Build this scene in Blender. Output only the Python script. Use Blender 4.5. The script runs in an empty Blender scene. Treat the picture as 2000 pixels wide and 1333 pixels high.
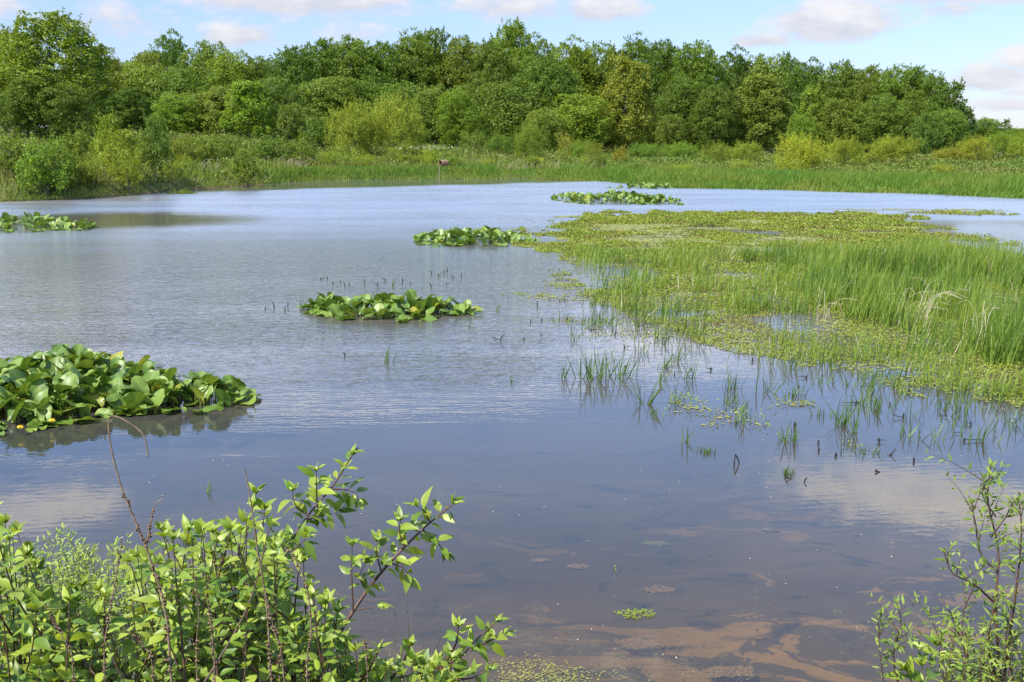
import bpy, math, random
import numpy as np
from math import radians as R, pi

# ------------------------------------------------------------------ camera
SC = bpy.context.scene
COL = SC.collection
F = 2150.0                      # focal length in photograph pixels
CAMH = 3.6
PITCH = math.atan((666.5 - 250.0) / F)
cam_d = bpy.data.cameras.new('camera')
cam_d.sensor_width = 36.0
cam_d.lens = 36.0 * F / 2000.0
cam_d.clip_start = 0.05
cam_d.clip_end = 9000
cam = bpy.data.objects.new('camera', cam_d)
COL.objects.link(cam)
cam.location = (0, 0, CAMH)
cam.rotation_euler = (pi / 2 - PITCH, 0, 0)
SC.camera = cam

# ------------------------------------------------------------------ light
SUN_EL, SUN_ROT = R(50), R(232)         # sun to the left and a little behind the camera
SKY_STRENGTH = 0.105
sun_d = bpy.data.lights.new('sun', 'SUN')
sun_d.energy = 5.0
sun_d.angle = R(0.53)
sun_d.color = (1.0, 0.95, 0.86)
sun = bpy.data.objects.new('sun', sun_d)
COL.objects.link(sun)
sx, sy, sz = math.sin(SUN_ROT) * math.cos(SUN_EL), math.cos(SUN_ROT) * math.cos(SUN_EL), math.sin(SUN_EL)
sun.rotation_euler = (pi / 2 - SUN_EL, 0, math.atan2(sx, -sy))
sun.location = (0, 0, 60)

SC.view_settings.view_transform = 'Standard'
SC.view_settings.look = 'None'
SC.view_settings.exposure = 0.95
SC.view_settings.gamma = 1.0
SC.view_settings.use_curve_mapping = False
try:
    SC.cycles.max_bounces = 8
    SC.cycles.transparent_max_bounces = 12
    SC.cycles.sample_clamp_indirect = 6.0
except Exception:
    pass


class NT:
    """small helper for node trees"""
    def __init__(self, tree):
        self.t = tree
        self.n = tree.nodes
        self.l = tree.links

    def node(self, kind, **kw):
        nd = self.n.new(kind)
        for k, v in kw.items():
            setattr(nd, k, v)
        return nd

    def put(self, sock, v):
        if isinstance(v, bpy.types.NodeSocket):
            self.l.new(v, sock)
        elif v is not None:
            if sock.type == 'RGBA' and not isinstance(v, (int, float)) and len(v) == 3:
                v = (*v, 1)
            sock.default_value = v

    def math(self, op, a, b=None, c=None, clamp=False):
        nd = self.node('ShaderNodeMath', operation=op, use_clamp=clamp)
        self.put(nd.inputs[0], a)
        if b is not None:
            self.put(nd.inputs[1], b)
        if c is not None:
            self.put(nd.inputs[2], c)
        return nd.outputs[0]

    def vmath(self, op, a, b=None):
        nd = self.node('ShaderNodeVectorMath', operation=op)
        self.put(nd.inputs[0], a)
        if b is not None:
            self.put(nd.inputs[1], b)
        return nd.outputs[0]

    def mix(self, fac, a, b, blend='MIX'):
        nd = self.node('ShaderNodeMix', data_type='RGBA', blend_type=blend)
        self.put(nd.inputs[0], fac)
        self.put(nd.inputs[6], a)
        self.put(nd.inputs[7], b)
        return nd.outputs[2]

    def smooth(self, v, lo, hi, olo=0.0, ohi=1.0):
        nd = self.node('ShaderNodeMapRange', interpolation_type='SMOOTHSTEP')
        self.put(nd.inputs[0], v)
        for i, q in enumerate((lo, hi, olo, ohi)):
            self.put(nd.inputs[i + 1], q)
        return nd.outputs[0]

    def noise(self, vec, scale, detail=4.0, rough=0.55, dist=0.0, out=0):
        nd = self.node('ShaderNodeTexNoise')
        self.put(nd.inputs['Vector'], vec)
        nd.inputs['Scale'].default_value = scale
        nd.inputs['Detail'].default_value = detail
        nd.inputs['Roughness'].default_value = rough
        nd.inputs['Distortion'].default_value = dist
        return nd.outputs[out]

    def mapping(self, vec, loc=(0, 0, 0), rot=(0, 0, 0), scale=(1, 1, 1)):
        nd = self.node('ShaderNodeMapping')
        self.put(nd.inputs[0], vec)
        nd.inputs[1].default_value = loc
        nd.inputs[2].default_value = rot
        nd.inputs[3].default_value = scale
        return nd.outputs[0]


# ------------------------------------------------------------------ sky
world = bpy.data.worlds.new('World')
SC.world = world
world.use_nodes = True
w = NT(world.node_tree)
w.n.clear()
sky = w.node('ShaderNodeTexSky', sky_type='NISHITA')
sky.sun_disc = False
sky.sun_elevation = SUN_EL
sky.sun_rotation = SUN_ROT
sky.air_density = 1.0
sky.dust_density = 0.1
sky.ozone_density = 1.6
tc = w.node('ShaderNodeTexCoord').outputs['Generated']
sep = w.node('ShaderNodeSeparateXYZ')
w.put(sep.inputs[0], tc)
el = w.math('ARCSINE', sep.outputs[2])
az = w.math('ARCTAN2', sep.outputs[0], sep.outputs[1])
comb = w.node('ShaderNodeCombineXYZ')
w.put(comb.inputs[0], az)
w.put(comb.inputs[1], w.math('MULTIPLY', el, 2.2))
n_edge = w.noise(comb.outputs[0], 34.0, 7.0, 0.6)
n_soft = w.noise(comb.outputs[0], 5.0, 4.0, 0.55)
# (azimuth, elevation, half width, half height, strength) in radians, one cumulus each
pxa = lambda x: math.atan((x - 1000) / F)
BLOBS = []
for (bx, by, bw, bh, s) in [(600, 15, 190, 38, .95), (480, 85, 60, 22, .7), (250, 62, 110, 40, .5), (90, 5, 150, 30, .6),
                            (20, 48, 60, 22, .6),
                            (985, 28, 130, 28, .7), (1165, 32, 70, 24, .85), (1120, 2, 130, 10, .7),
                            (1612, 62, 82, 36, 1.25), (1840, 10, 180, 30, 1.15), (1825, 46, 60, 16, .6),
                            (1470, 92, 55, 14, .7), (1910, 165, 55, 26, 1.0), (1975, 135, 60, 22, .9),
                            (1965, 212, 90, 14, .6), (1990, 190, 60, 10, .6), (720, 80, 80, 25, .45), (1700, 90, 160, 30, .25), (1600,130,160,16,.25)]:
    BLOBS.append((pxa(bx), (250 - by) / F, bw * 1.2 / F, bh * 1.2 / F, s))
# clouds higher up, which the pond mirrors
for (bx, e, bw, bh, s) in [(-900, 11.0, 620, 130, .9), (0, 10.5, 480, 95, .9), (760, 12.6, 330, 40, .75), (1180, 11.0, 330, 45, 1.05), (980, 13.0, 230, 22, .6),
                           (1980, 17.6, 330, 60, 1.0), (40, 18.0, 130, 40, .8), (400, 14.0, 420, 30, .45),
                           (1100, 27.0, 500, 90, .35), (2600, 12, 500, 90, .9), (1600, 8.3, 500, 26, .6), (650, 8.2, 330, 24, .7)]:
    BLOBS.append((pxa(bx), R(e), bw / F, bh / F, s))
dens = None
topw = None
for (a0, e0, sa, se, s) in BLOBS:
    u = w.math('DIVIDE', w.math('SUBTRACT', az, a0), sa)
    v = w.math('DIVIDE', w.math('SUBTRACT', el, e0), se)
    # flat-bottomed: the lower half falls off quicker
    vv = w.math('MULTIPLY', v, w.math('ADD', 1.0, w.math('MULTIPLY', w.math('LESS_THAN', v, 0.0), 0.35)))
    r2 = w.math('ADD', w.math('MULTIPLY', u, u), w.math('MULTIPLY', vv, vv))
    g = w.math('MULTIPLY', w.math('EXPONENT', w.math('MULTIPLY', r2, -0.9)), s)
    dens = g if dens is None else w.math('MAXIMUM', dens, g)
    tw = w.math('MULTIPLY', g, w.math('ADD', v, 0.2))
    topw = tw if topw is None else w.math('ADD', topw, tw)
d1 = w.math('ADD', dens, w.math('MULTIPLY', w.math('SUBTRACT', n_edge, 0.5), 1.15))
d1 = w.math('ADD', d1, w.math('MULTIPLY', w.math('SUBTRACT', n_soft, 0.5), 0.8))
mask = w.smooth(d1, 0.16, 0.66)
# ordinary broken cloud over the rest of the sky
flat = w.vmath('DIVIDE', tc, None)
cm = w.node('ShaderNodeCombineXYZ')
zz = w.math('ADD', w.math('MAXIMUM', sep.outputs[2], 0.0), 0.12)
w.put(cm.inputs[0], w.math('DIVIDE', sep.outputs[0], zz))
w.put(cm.inputs[1], w.math('DIVIDE', sep.outputs[1], zz))
w.n.remove(flat.node)
n_all = w.noise(cm.outputs[0], 0.62, 6.0, 0.55)
mask2 = w.math('MULTIPLY', w.smooth(n_all, 0.46, 0.68), w.smooth(el, R(24), R(34)))
mask2 = w.math('MULTIPLY', mask2, 0.8)
mask = w.math('MAXIMUM', mask, mask2)
mask = w.math('MULTIPLY', mask, 0.93)
wh = w.math('ADD', w.math('MULTIPLY', topw, 0.55), w.math('MULTIPLY', w.math('SUBTRACT', n_edge, 0.5), 1.3))
cloud_col = w.mix(w.smooth(wh, -0.25, 0.55), (0.71, 0.735, 0.83), (0.98, 0.965, 0.975))
bg1 = w.node('ShaderNodeBackground')
tint = w.mix(1.0, sky.outputs[0], w.mix(w.smooth(el, 0.08, 0.34), w.mix(w.smooth(el, 0.0, 0.11), (0.46, 0.525, 0.78), (0.615, 0.66, 0.90)), (1.38, 1.58, 1.92)), 'MULTIPLY')
w.put(bg1.inputs[0], tint)
bg1.inputs[1].default_value = SKY_STRENGTH
bg2 = w.node('ShaderNodeBackground')
w.put(bg2.inputs[0], cloud_col)
w.put(bg2.inputs[1], w.smooth(el, 0.12, 0.19, 0.50, 1.25))
mx = w.node('ShaderNodeMixShader')
w.put(mx.inputs[0], mask)
w.l.new(bg1.outputs[0], mx.inputs[1])
w.l.new(bg2.outputs[0], mx.inputs[2])
wo = w.node('ShaderNodeOutputWorld')
w.l.new(mx.outputs[0], wo.inputs[0])

# ------------------------------------------------------------------ layout helpers
CP, SP = math.cos(PITCH), math.sin(PITCH)


def ray(px, py):
    a, b = (px - 1000) / F, (666.5 - py) / F
    return np.array([a, b * SP + CP, b * CP - SP])


def at_z(px, py, z=0.0):
    d = ray(px, py)
    return np.array([0, 0, CAMH]) + d * ((z - CAMH) / d[2])


def at_y(px, py, y):
    d = ray(px, py)
    return np.array([0, 0, CAMH]) + d * (y / d[1])


def proj(x, y, z):
    """world -> photograph pixels (arrays)"""
    zz = z - CAMH
    f = y * CP - zz * SP
    u = y * SP + zz * CP
    return 1000 + F * x / f, 666.5 - F * u / f


def inpoly(px, py, poly):
    px, py = np.asarray(px), np.asarray(py)
    r = np.zeros(px.shape, bool)
    n = len(poly)
    for i in range(n):
        x1, y1 = poly[i]
        x2, y2 = poly[(i + 1) % n]
        c = ((y1 > py) != (y2 > py)) & (px < (x2 - x1) * (py - y1) / ((y2 - y1) or 1e-9) + x1)
        r ^= c
    return r


_rs = np.random.RandomState(11)
_tab = _rs.rand(256, 256)


def vnoise(x, y):
    x, y = np.asarray(x, float), np.asarray(y, float)
    xi, yi = np.floor(x).astype(int), np.floor(y).astype(int)
    fx, fy = x - xi, y - yi
    fx, fy = fx * fx * (3 - 2 * fx), fy * fy * (3 - 2 * fy)
    a, b = _tab[xi & 255, yi & 255], _tab[(xi + 1) & 255, yi & 255]
    c, d = _tab[xi & 255, (yi + 1) & 255], _tab[(xi + 1) & 255, (yi + 1) & 255]
    return (a * (1 - fx) + b * fx) * (1 - fy) + (c * (1 - fx) + d * fx) * fy


def fbm(x, y, o=4):
    s, a, t = 0, 1.0, 0
    for i in range(o):
        s = s + a * vnoise(x * 2 ** i + 17.3 * i, y * 2 ** i + 9.1 * i)
        t += a
        a *= 0.5
    return s / t


def sstep(v, lo, hi):
    t = np.clip((np.asarray(v, float) - lo) / (hi - lo), 0, 1)
    return t * t * (3 - 2 * t)


# far shore of the pond: y as a function of x (metres)
SHX = np.array([-400, -120, -70, -45, -32, -25.6, -21.5, -18.5, -14.5, -10, -5, 2, 6, 9, 12, 16, 20.5, 23.8, 27, 34, 50, 80, 140, 400])
SHY = np.array([3, 8, 18, 38, 50, 55, 58, 66, 76.5, 79, 80, 79, 76, 70, 67, 65.6, 63, 61, 57, 54, 50, 45, 30, 10])


def shore(x):
    x = np.asarray(x, float)
    return np.interp(x, SHX, SHY) + 2.2 * (vnoise(x * 0.32 + 3, x * 0 + 5) - 0.5) + 0.5 * (vnoise(x * 1.7, x * 0 + 2) - 0.5)


def nshore(x):
    x = np.asarray(x, float)
    return 5.7 + 0.8 * (vnoise(x * 0.6 + 40, x * 0) - 0.5) - 0.35 * sstep(x, 0.6, 1.6) + 0.2 * sstep(-x, 0, 1)


def ground(x, y):
    x, y = np.asarray(x, float), np.asarray(y, float)
    t = y - shore(x)
    sl = np.interp(x, [-60, -25, -14, 0, 12, 30], [0.045, 0.040, 0.022, 0.010, 0.005, 0.004])
    tt = np.clip(t, 0, None)
    rise = np.interp(x, [-30, -14, 2, 12], [0.55, 0.38, 0.28, 0.2])
    far = rise * sstep(tt, 0, 2.5) + sl * np.minimum(tt, 42) + 0.002 * np.clip(tt - 42, 0, 150) \
        + 0.35 * sstep(tt, 3, 12) * (fbm(x * 0.11, y * 0.11, 3) - 0.45)
    far = np.where(t > 0, far, 0.12 * t)
    n = nshore(x) - y
    nn = np.clip(n, 0, None)
    near = np.where(n > 0, 2.0 * sstep(nn, -1.2, 5.2) - 2.0 * sstep(0, -1.2, 5.2) + 0.05 * (fbm(x * 2, y * 2, 3) - 0.5) * sstep(nn, 0, 0.5), 0.16 * n)
    floor_ = -0.42 - 0.25 * sstep(y, 9, 22) + 0.16 * (fbm(x * 0.8, y * 0.8, 3) - 0.5)
    z = np.maximum(np.maximum(far, near), floor_)
    return z


def gz(x, y):
    return float(ground(np.array([x]), np.array([y]))[0])


# ------------------------------------------------------------------ object helpers
def tag(o, label=None, cat=None, group=None, kind=None):
    if label:
        o['label'] = label
    if cat:
        o['category'] = cat
    if group:
        o['group'] = group
    if kind:
        o['kind'] = kind
    return o


def thing(name, label, cat, loc=(0, 0, 0), rz=0.0, group=None):
    o = bpy.data.objects.new(name, None)
    o.empty_display_size = 0.3
    COL.objects.link(o)
    o.location = tuple(float(v) for v in loc)
    o.rotation_euler = (0, 0, rz)
    return tag(o, label, cat, group)


def dup(root, loc, rz, scale, label, group=None):
    r = root.copy()
    COL.objects.link(r)
    r.location, r.rotation_euler, r.scale = loc, (0, 0, rz), scale
    r['label'] = label
    if group:
        r['group'] = group
    for ch in list(root.children):
        c = ch.copy()
        COL.objects.link(c)
        c.parent = r
        for g in ch.children:
            d = g.copy()
            COL.objects.link(d)
            d.parent = c
    return r


class Acc:
    """collects faces and links them as ONE mesh object"""
    def __init__(self):
        self.v, self.q, self.r, self.n = [], [], [], 0

    def raw(self, v, q, rnd=0.5):
        v = np.asarray(v, np.float32).reshape(-1, 3)
        q = np.asarray(q, np.int64).reshape(-1, 4)
        self.v.append(v)
        self.q.append(q + self.n)
        self.r.append(np.full(len(v), rnd, np.float32) if np.isscalar(rnd) else np.asarray(rnd, np.float32))
        self.n += len(v)

    def scatter(self, tv, tq, pos, rot, scale, rnd, tr=None):
        tv, tq = np.asarray(tv, float), np.asarray(tq, np.int64)
        pos, scale = np.asarray(pos, float), np.asarray(scale, float)
        n, k = len(pos), len(tv)
        if n == 0:
            return
        if scale.ndim == 1:
            scale = scale[:, None] * np.ones((1, 3))
        loc = tv[None] * scale[:, None, :]
        v = np.einsum('nij,nkj->nki', rot, loc) + pos[:, None, :]
        q = tq[None] + (np.arange(n) * k)[:, None, None]
        self.v.append(v.reshape(-1, 3).astype(np.float32))
        self.q.append(q.reshape(-1, 4) + self.n)
        rr_ = np.repeat(np.asarray(rnd, np.float32), k)
        self.r.append(rr_ if tr is None else np.clip(rr_ + np.tile(np.asarray(tr, np.float32), n), 0, 1.3))
        self.n += n * k

    def tube(self, path, radii, sides=6, rnd=0.5, cap=True):
        path = np.asarray(path, float)
        n = len(path)
        radii = np.asarray(radii, float) * np.ones(n)
        tan = np.gradient(path, axis=0)
        tan /= np.linalg.norm(tan, axis=1)[:, None] + 1e-9
        ref = np.array([1.0, 0.13, 0.07]) if abs(tan[0][0]) < 0.8 else np.array([0.1, 1.0, 0.05])
        vs = []
        for i in range(n):
            a = np.cross(tan[i], ref)
            a /= np.linalg.norm(a) + 1e-9
            b = np.cross(tan[i], a)
            ang = np.arange(sides) * 2 * pi / sides
            vs.append(path[i] + radii[i] * (np.cos(ang)[:, None] * a + np.sin(ang)[:, None] * b))
        vs = np.concatenate(vs)
        q = []
        for i in range(n - 1):
            for s in range(sides):
                s2 = (s + 1) % sides
                q.append((i * sides + s, i * sides + s2, (i + 1) * sides + s2, (i + 1) * sides + s))
        self.raw(vs, q, rnd)

    def build(self, name, mat, parent=None, smooth=True):
        v = np.concatenate(self.v) if self.v else np.zeros((0, 3), np.float32)
        q = np.concatenate(self.q) if self.q else np.zeros((0, 4), np.int64)
        r = np.concatenate(self.r) if self.r else np.zeros(0, np.float32)
        me = bpy.data.meshes.new(name)
        me.vertices.add(len(v))
        me.vertices.foreach_set('co', v.ravel())
        me.loops.add(q.size)
        me.loops.foreach_set('vertex_index', q.ravel().astype(np.int32))
        me.polygons.add(len(q))
        me.polygons.foreach_set('loop_start', (np.arange(len(q)) * 4).astype(np.int32))
        if smooth:
            me.polygons.foreach_set('use_smooth', np.ones(len(q), bool))
        me.update(calc_edges=True)
        at = me.attributes.new('rnd', 'FLOAT', 'POINT')
        at.data.foreach_set('value', r)
        me.materials.append(mat)
        o = bpy.data.objects.new(name, me)
        COL.objects.link(o)
        if parent is not None:
            o.parent = parent
        return o


def nrm(a):
    return a / (np.linalg.norm(a, axis=-1, keepdims=True) + 1e-9)


def frames(along, normal):
    """rotation matrices whose y column runs along the leaf and whose z column is its face"""
    y = nrm(np.asarray(along, float))
    x = nrm(np.cross(y, np.asarray(normal, float)))
    z = np.cross(x, y)
    return np.stack([x, y, z], axis=-1)


def rdirs(rs, n):
    return nrm(rs.normal(size=(n, 3)))


def resample(path, step):
    path = np.asarray(path, float)
    # Catmull-Rom through the points, then even spacing
    p = np.vstack([2 * path[0] - path[1], path, 2 * path[-1] - path[-2]])
    out = []
    for i in range(1, len(p) - 2):
        for t in np.linspace(0, 1, 12, endpoint=False):
            a, b, c, d = p[i - 1], p[i], p[i + 1], p[i + 2]
            out.append(0.5 * (2 * b + (c - a) * t + (2 * a - 5 * b + 4 * c - d) * t * t + (3 * b - a - 3 * c + d) * t ** 3))
    out.append(path[-1])
    out = np.array(out)
    s = np.concatenate([[0], np.cumsum(np.linalg.norm(np.diff(out, axis=0), axis=1))])
    n = max(2, int(round(s[-1] / step)) + 1)
    u = np.linspace(0, s[-1], n)
    return np.stack([np.interp(u, s, out[:, k]) for k in range(3)], axis=1)


# ------------------------------------------------------------------ materials
def new_mat(name):
    m = bpy.data.materials.new(name)
    m.use_nodes = True
    t = NT(m.node_tree)
    t.n.clear()
    out = t.node('ShaderNodeOutputMaterial')
    return m, t, out


def leaf_mat(name, ca, cb, transl=0.35, rough=0.5, spec=0.35, patch=None, patch_scale=0.15, objcol=False, tip=None):
    """leaf: two real leaf colours mixed per leaf, some light let through"""
    m, t, out = new_mat(name)
    rn = t.node('ShaderNodeAttribute', attribute_name='rnd').outputs['Fac']
    col = t.mix(rn, ca, cb)
    geo = t.node('ShaderNodeNewGeometry')
    if patch is not None:
        pn = t.smooth(t.noise(geo.outputs['Position'], patch_scale, 3.0, 0.6), 0.42, 0.62)
        col = t.mix(t.math('MULTIPLY', pn, 0.8), col, patch)
    if objcol:
        col = t.mix(1.0, col, t.node('ShaderNodeObjectInfo').outputs['Color'], 'MULTIPLY')
    p = t.node('ShaderNodeBsdfPrincipled')
    t.put(p.inputs['Base Color'], col)
    p.inputs['Roughness'].default_value = rough
    p.inputs['Specular IOR Level'].default_value = spec
    tr = t.node('ShaderNodeBsdfTranslucent')
    t.put(tr.inputs[0], t.mix(1.0, col, (1.25, 1.15, 0.55), 'MULTIPLY'))
    mx = t.node('ShaderNodeMixShader')
    mx.inputs[0].default_value = transl
    t.l.new(p.outputs[0], mx.inputs[1])
    t.l.new(tr.outputs[0], mx.inputs[2])
    t.l.new(mx.outputs[0], out.inputs[0])
    return m


def plain_mat(name, ca, cb, scale=8.0, rough=0.8, spec=0.2, bump=0.3, stretch=(1, 1, 1)):
    m, t, out = new_mat(name)
    tcn = t.node('ShaderNodeTexCoord').outputs['Object']
    v = t.mapping(tcn, scale=stretch)
    n = t.noise(v, scale, 5.0, 0.65)
    col = t.mix(t.smooth(n, 0.3, 0.7), ca, cb)
    p = t.node('ShaderNodeBsdfPrincipled')
    t.put(p.inputs['Base Color'], col)
    p.inputs['Roughness'].default_value = rough
    p.inputs['Specular IOR Level'].default_value = spec
    b = t.node('ShaderNodeBump')
    b.inputs['Strength'].default_value = bump
    b.inputs['Distance'].default_value = 0.01
    t.put(b.inputs['Height'], n)
    t.l.new(b.outputs[0], p.inputs['Normal'])
    t.l.new(p.outputs[0], out.inputs[0])
    return m


M = {}
M['crown'] = leaf_mat('crown_leaves', (0.104, 0.160, 0.017), (0.178, 0.238, 0.031), 0.38, 0.55, 0.25, objcol=True)
M['willow'] = leaf_mat('willow_leaves', (0.185, 0.250, 0.026), (0.300, 0.350, 0.045), 0.38, 0.6, 0.2, objcol=True)
M['shrub'] = leaf_mat('shrub_leaves', (0.105, 0.165, 0.018), (0.215, 0.275, 0.036), 0.36, 0.55, 0.25, objcol=True)
M['bark'] = plain_mat('bark', (0.06, 0.048, 0.036), (0.14, 0.115, 0.09), 6.0, 0.9, 0.1, 0.6, (1, 1, 0.25))
M['meadow'] = leaf_mat('meadow_blades', (0.105, 0.185, 0.022), (0.250, 0.290, 0.055), 0.35, 0.6, 0.2, patch=(0.23, 0.225, 0.075), patch_scale=0.12)
M['sedge'] = leaf_mat('sedge_blades', (0.090, 0.185, 0.022), (0.140, 0.235, 0.030), 0.35, 0.6, 0.2, patch=(0.19, 0.24, 0.04), patch_scale=0.2)
M['herb'] = leaf_mat('herb_leaves', (0.085, 0.150, 0.020), (0.165, 0.225, 0.036), 0.35, 0.6, 0.2, patch=(0.17, 0.175, 0.045), patch_scale=0.1)
M['reed'] = leaf_mat('reed_blades', (0.055, 0.130, 0.014), (0.165, 0.235, 0.030), 0.35, 0.5, 0.3, patch=(0.20, 0.27, 0.03), patch_scale=0.5)
M['tuft'] = leaf_mat('sedge_tuft', (0.045, 0.095, 0.014), (0.110, 0.170, 0.028), 0.3, 0.45, 0.35)
M['weed'] = leaf_mat('pondweed_leaves', (0.150, 0.195, 0.018), (0.245, 0.275, 0.030), 0.25, 0.5, 0.3, patch=(0.16, 0.22, 0.02), patch_scale=0.35)
M['film'] = leaf_mat('algae_film', (0.205, 0.215, 0.060), (0.265, 0.260, 0.095), 0.05, 0.75, 0.2, patch=(0.20, 0.22, 0.05), patch_scale=0.25)
M['browned'] = leaf_mat('browned_weed', (0.120, 0.095, 0.040), (0.200, 0.160, 0.050), 0.15, 0.7, 0.2)
M['lily'] = leaf_mat('lily_pad', (0.078, 0.150, 0.018), (0.185, 0.255, 0.040), 0.26, 0.45, 0.42)
M['lilyold'] = leaf_mat('yellowed_lily_pad', (0.300, 0.280, 0.025), (0.220, 0.240, 0.030), 0.25, 0.35, 0.5)
M['stemgreen'] = plain_mat('green_stem', (0.09, 0.13, 0.03), (0.14, 0.17, 0.05), 9, 0.6, 0.3, 0.1)
M['petal'] = plain_mat('yellow_petal', (0.75, 0.50, 0.02), (0.85, 0.62, 0.04), 20, 0.4, 0.4, 0.1)
M['dogwood'] = leaf_mat('dogwood_leaves', (0.090, 0.175, 0.016), (0.310, 0.375, 0.045), 0.40, 0.42, 0.4)
m_, t_ = M['dogwood'], NT(M['dogwood'].node_tree)
pr_ = [q_ for q_ in t_.n if q_.type == 'BSDF_PRINCIPLED'][0]
src_ = pr_.inputs['Base Color'].links[0].from_socket
pos_ = t_.node('ShaderNodeNewGeometry').outputs['Position']
spot_ = t_.smooth(t_.noise(pos_, 42.0, 3, 0.6), 0.66, 0.72)
vein_ = t_.smooth(t_.noise(pos_, 11.0, 2, 0.5), 0.35, 0.65, 0.80, 1.12)
mul_ = t_.node('ShaderNodeVectorMath', operation='SCALE')
t_.put(mul_.inputs[0], src_)
t_.put(mul_.inputs[3], vein_)
t_.put(pr_.inputs['Base Color'], t_.mix(t_.math('MULTIPLY', spot_, .7), mul_.outputs[0], (0.16, 0.11, 0.03)))
M['dogstem'] = plain_mat('reddish_stem', (0.055, 0.026, 0.018), (0.10, 0.05, 0.03), 30, 0.5, 0.35, 0.1)
M['bud'] = plain_mat('flower_buds', (0.25, 0.36, 0.08), (0.36, 0.44, 0.15), 60, 0.8, 0.1, 0.5)
M['osier'] = leaf_mat('narrow_willow_leaves', (0.095, 0.160, 0.018), (0.230, 0.290, 0.045), 0.35, 0.55, 0.3)
M['feather'] = leaf_mat('feathery_leaves', (0.220, 0.320, 0.035), (0.330, 0.400, 0.070), 0.35, 0.5, 0.3)
M['dry'] = plain_mat('dry_seed_stalk', (0.12, 0.080, 0.048), (0.25, 0.175, 0.115), 40, 0.9, 0.1, 0.5)
M['straw'] = leaf_mat('bleached_straw', (0.42, 0.35, 0.22), (0.62, 0.54, 0.40), 0.2, 0.8, 0.1)
M['stub'] = plain_mat('dark_stub', (0.012, 0.012, 0.010), (0.035, 0.030, 0.022), 30, 0.6, 0.3, 0.3)
M['drift'] = plain_mat('wet_driftwood', (0.025, 0.018, 0.013), (0.10, 0.07, 0.045), 7, 0.75, 0.3, 0.8)
M['white'] = leaf_mat('white_blossom', (0.70, 0.68, 0.60), (0.80, 0.78, 0.72), 0.2, 0.7, 0.2)
M['barrel'] = plain_mat('woven_straw_barrel', (0.14, 0.080, 0.045), (0.24, 0.15, 0.09), 14, 0.85, 0.1, 0.6, (0.3, 1, 1))
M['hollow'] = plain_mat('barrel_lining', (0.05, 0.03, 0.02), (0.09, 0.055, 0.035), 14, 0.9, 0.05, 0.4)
M['pole'] = plain_mat('galvanised_pole', (0.20, 0.17, 0.13), (0.30, 0.26, 0.21), 20, 0.5, 0.4, 0.1)

# ground: soil and turf on land, silt and algae under the water
m, t, out = new_mat('ground_soil')
geo = t.node('ShaderNodeNewGeometry')
P_ = geo.outputs['Position']
sp = t.node('ShaderNodeSeparateXYZ')
t.put(sp.inputs[0], P_)
turf = t.mix(t.smooth(t.noise(P_, 0.35, 6, 0.6), 0.35, 0.65), (0.060, 0.085, 0.020), (0.130, 0.140, 0.040))
turf = t.mix(t.smooth(t.noise(P_, 6.0, 4, 0.7), 0.4, 0.7), turf, (0.075, 0.060, 0.030))
mud = t.mix(t.smooth(t.noise(P_, 2.0, 5, 0.6), 0.3, 0.7), (0.060, 0.042, 0.026), (0.130, 0.095, 0.055))
silt = t.mix(t.smooth(t.noise(t.mapping(P_, scale=(0.5, 1.0, 1)), 0.55, 5, 0.6, 0.6), 0.35, 0.68), (0.072, 0.054, 0.032), (0.125, 0.092, 0.052))
# algae mats on the bottom: swirling ochre sheets near the bank
warp = t.noise(P_, 0.9, 3, 0.5, 0.0, 1)
wv = t.vmath('ADD', t.mapping(P_, scale=(0.55, 1.1, 1)), t.vmath('MULTIPLY', warp, (1.3, 1.3, 0)))
swirl = t.noise(wv, 1.15, 9, 0.70, 0.7)
edge = t.smooth(swirl, 0.538, 0.580)
nearw = t.smooth(sp.outputs[1], 14.0, 7.2)
algae = t.mix(t.noise(P_, 5, 5, 0.7), (0.265, 0.150, 0.048), (0.390, 0.235, 0.085))
silt = t.mix(t.math('MULTIPLY', t.math('MULTIPLY', edge, nearw), t.smooth(sp.outputs[0], -0.5, 2.6, 0.25, 0.85)), silt, algae)
dark = t.smooth(t.noise(t.mapping(P_, scale=(0.8, 1.6, 1)), 1.5, 6, 0.65, 0.8), 0.54, 0.66)
silt = t.mix(t.math('MULTIPLY', dark, 0.75), silt, (0.025, 0.030, 0.028))
col = t.mix(t.smooth(sp.outputs[2], 0.02, 0.22), mud, turf)
col = t.mix(t.smooth(sp.outputs[2], -0.10, -0.02, 1.0, 0.0), col, silt)
p = t.node('ShaderNodeBsdfPrincipled')
t.put(p.inputs['Base Color'], col)
p.inputs['Roughness'].default_value = 0.95
p.inputs['Specular IOR Level'].default_value = 0.1
t.l.new(p.outputs[0], out.inputs[0])
M['ground'] = m

# pond water: clear-to-murky body under a rippled mirror
m, t, out = new_mat('pond_water')
geo = t.node('ShaderNodeNewGeometry')
P_ = geo.outputs['Position']
sp = t.node('ShaderNodeSeparateXYZ')
t.put(sp.inputs[0], P_)
X_, Y_ = sp.outputs[0], sp.outputs[1]
wob = t.math('ADD', t.math('MULTIPLY', t.math('SUBTRACT', t.noise(P_, 0.22, 3, 0.5), 0.5), 7.0), t.math('MULTIPLY', t.math('SUBTRACT', t.noise(t.mapping(P_, scale=(0.10, 0.8, 1)), 1.0, 4, 0.6), 0.5), 7.0))
yw = t.math('ADD', Y_, wob)
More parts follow.
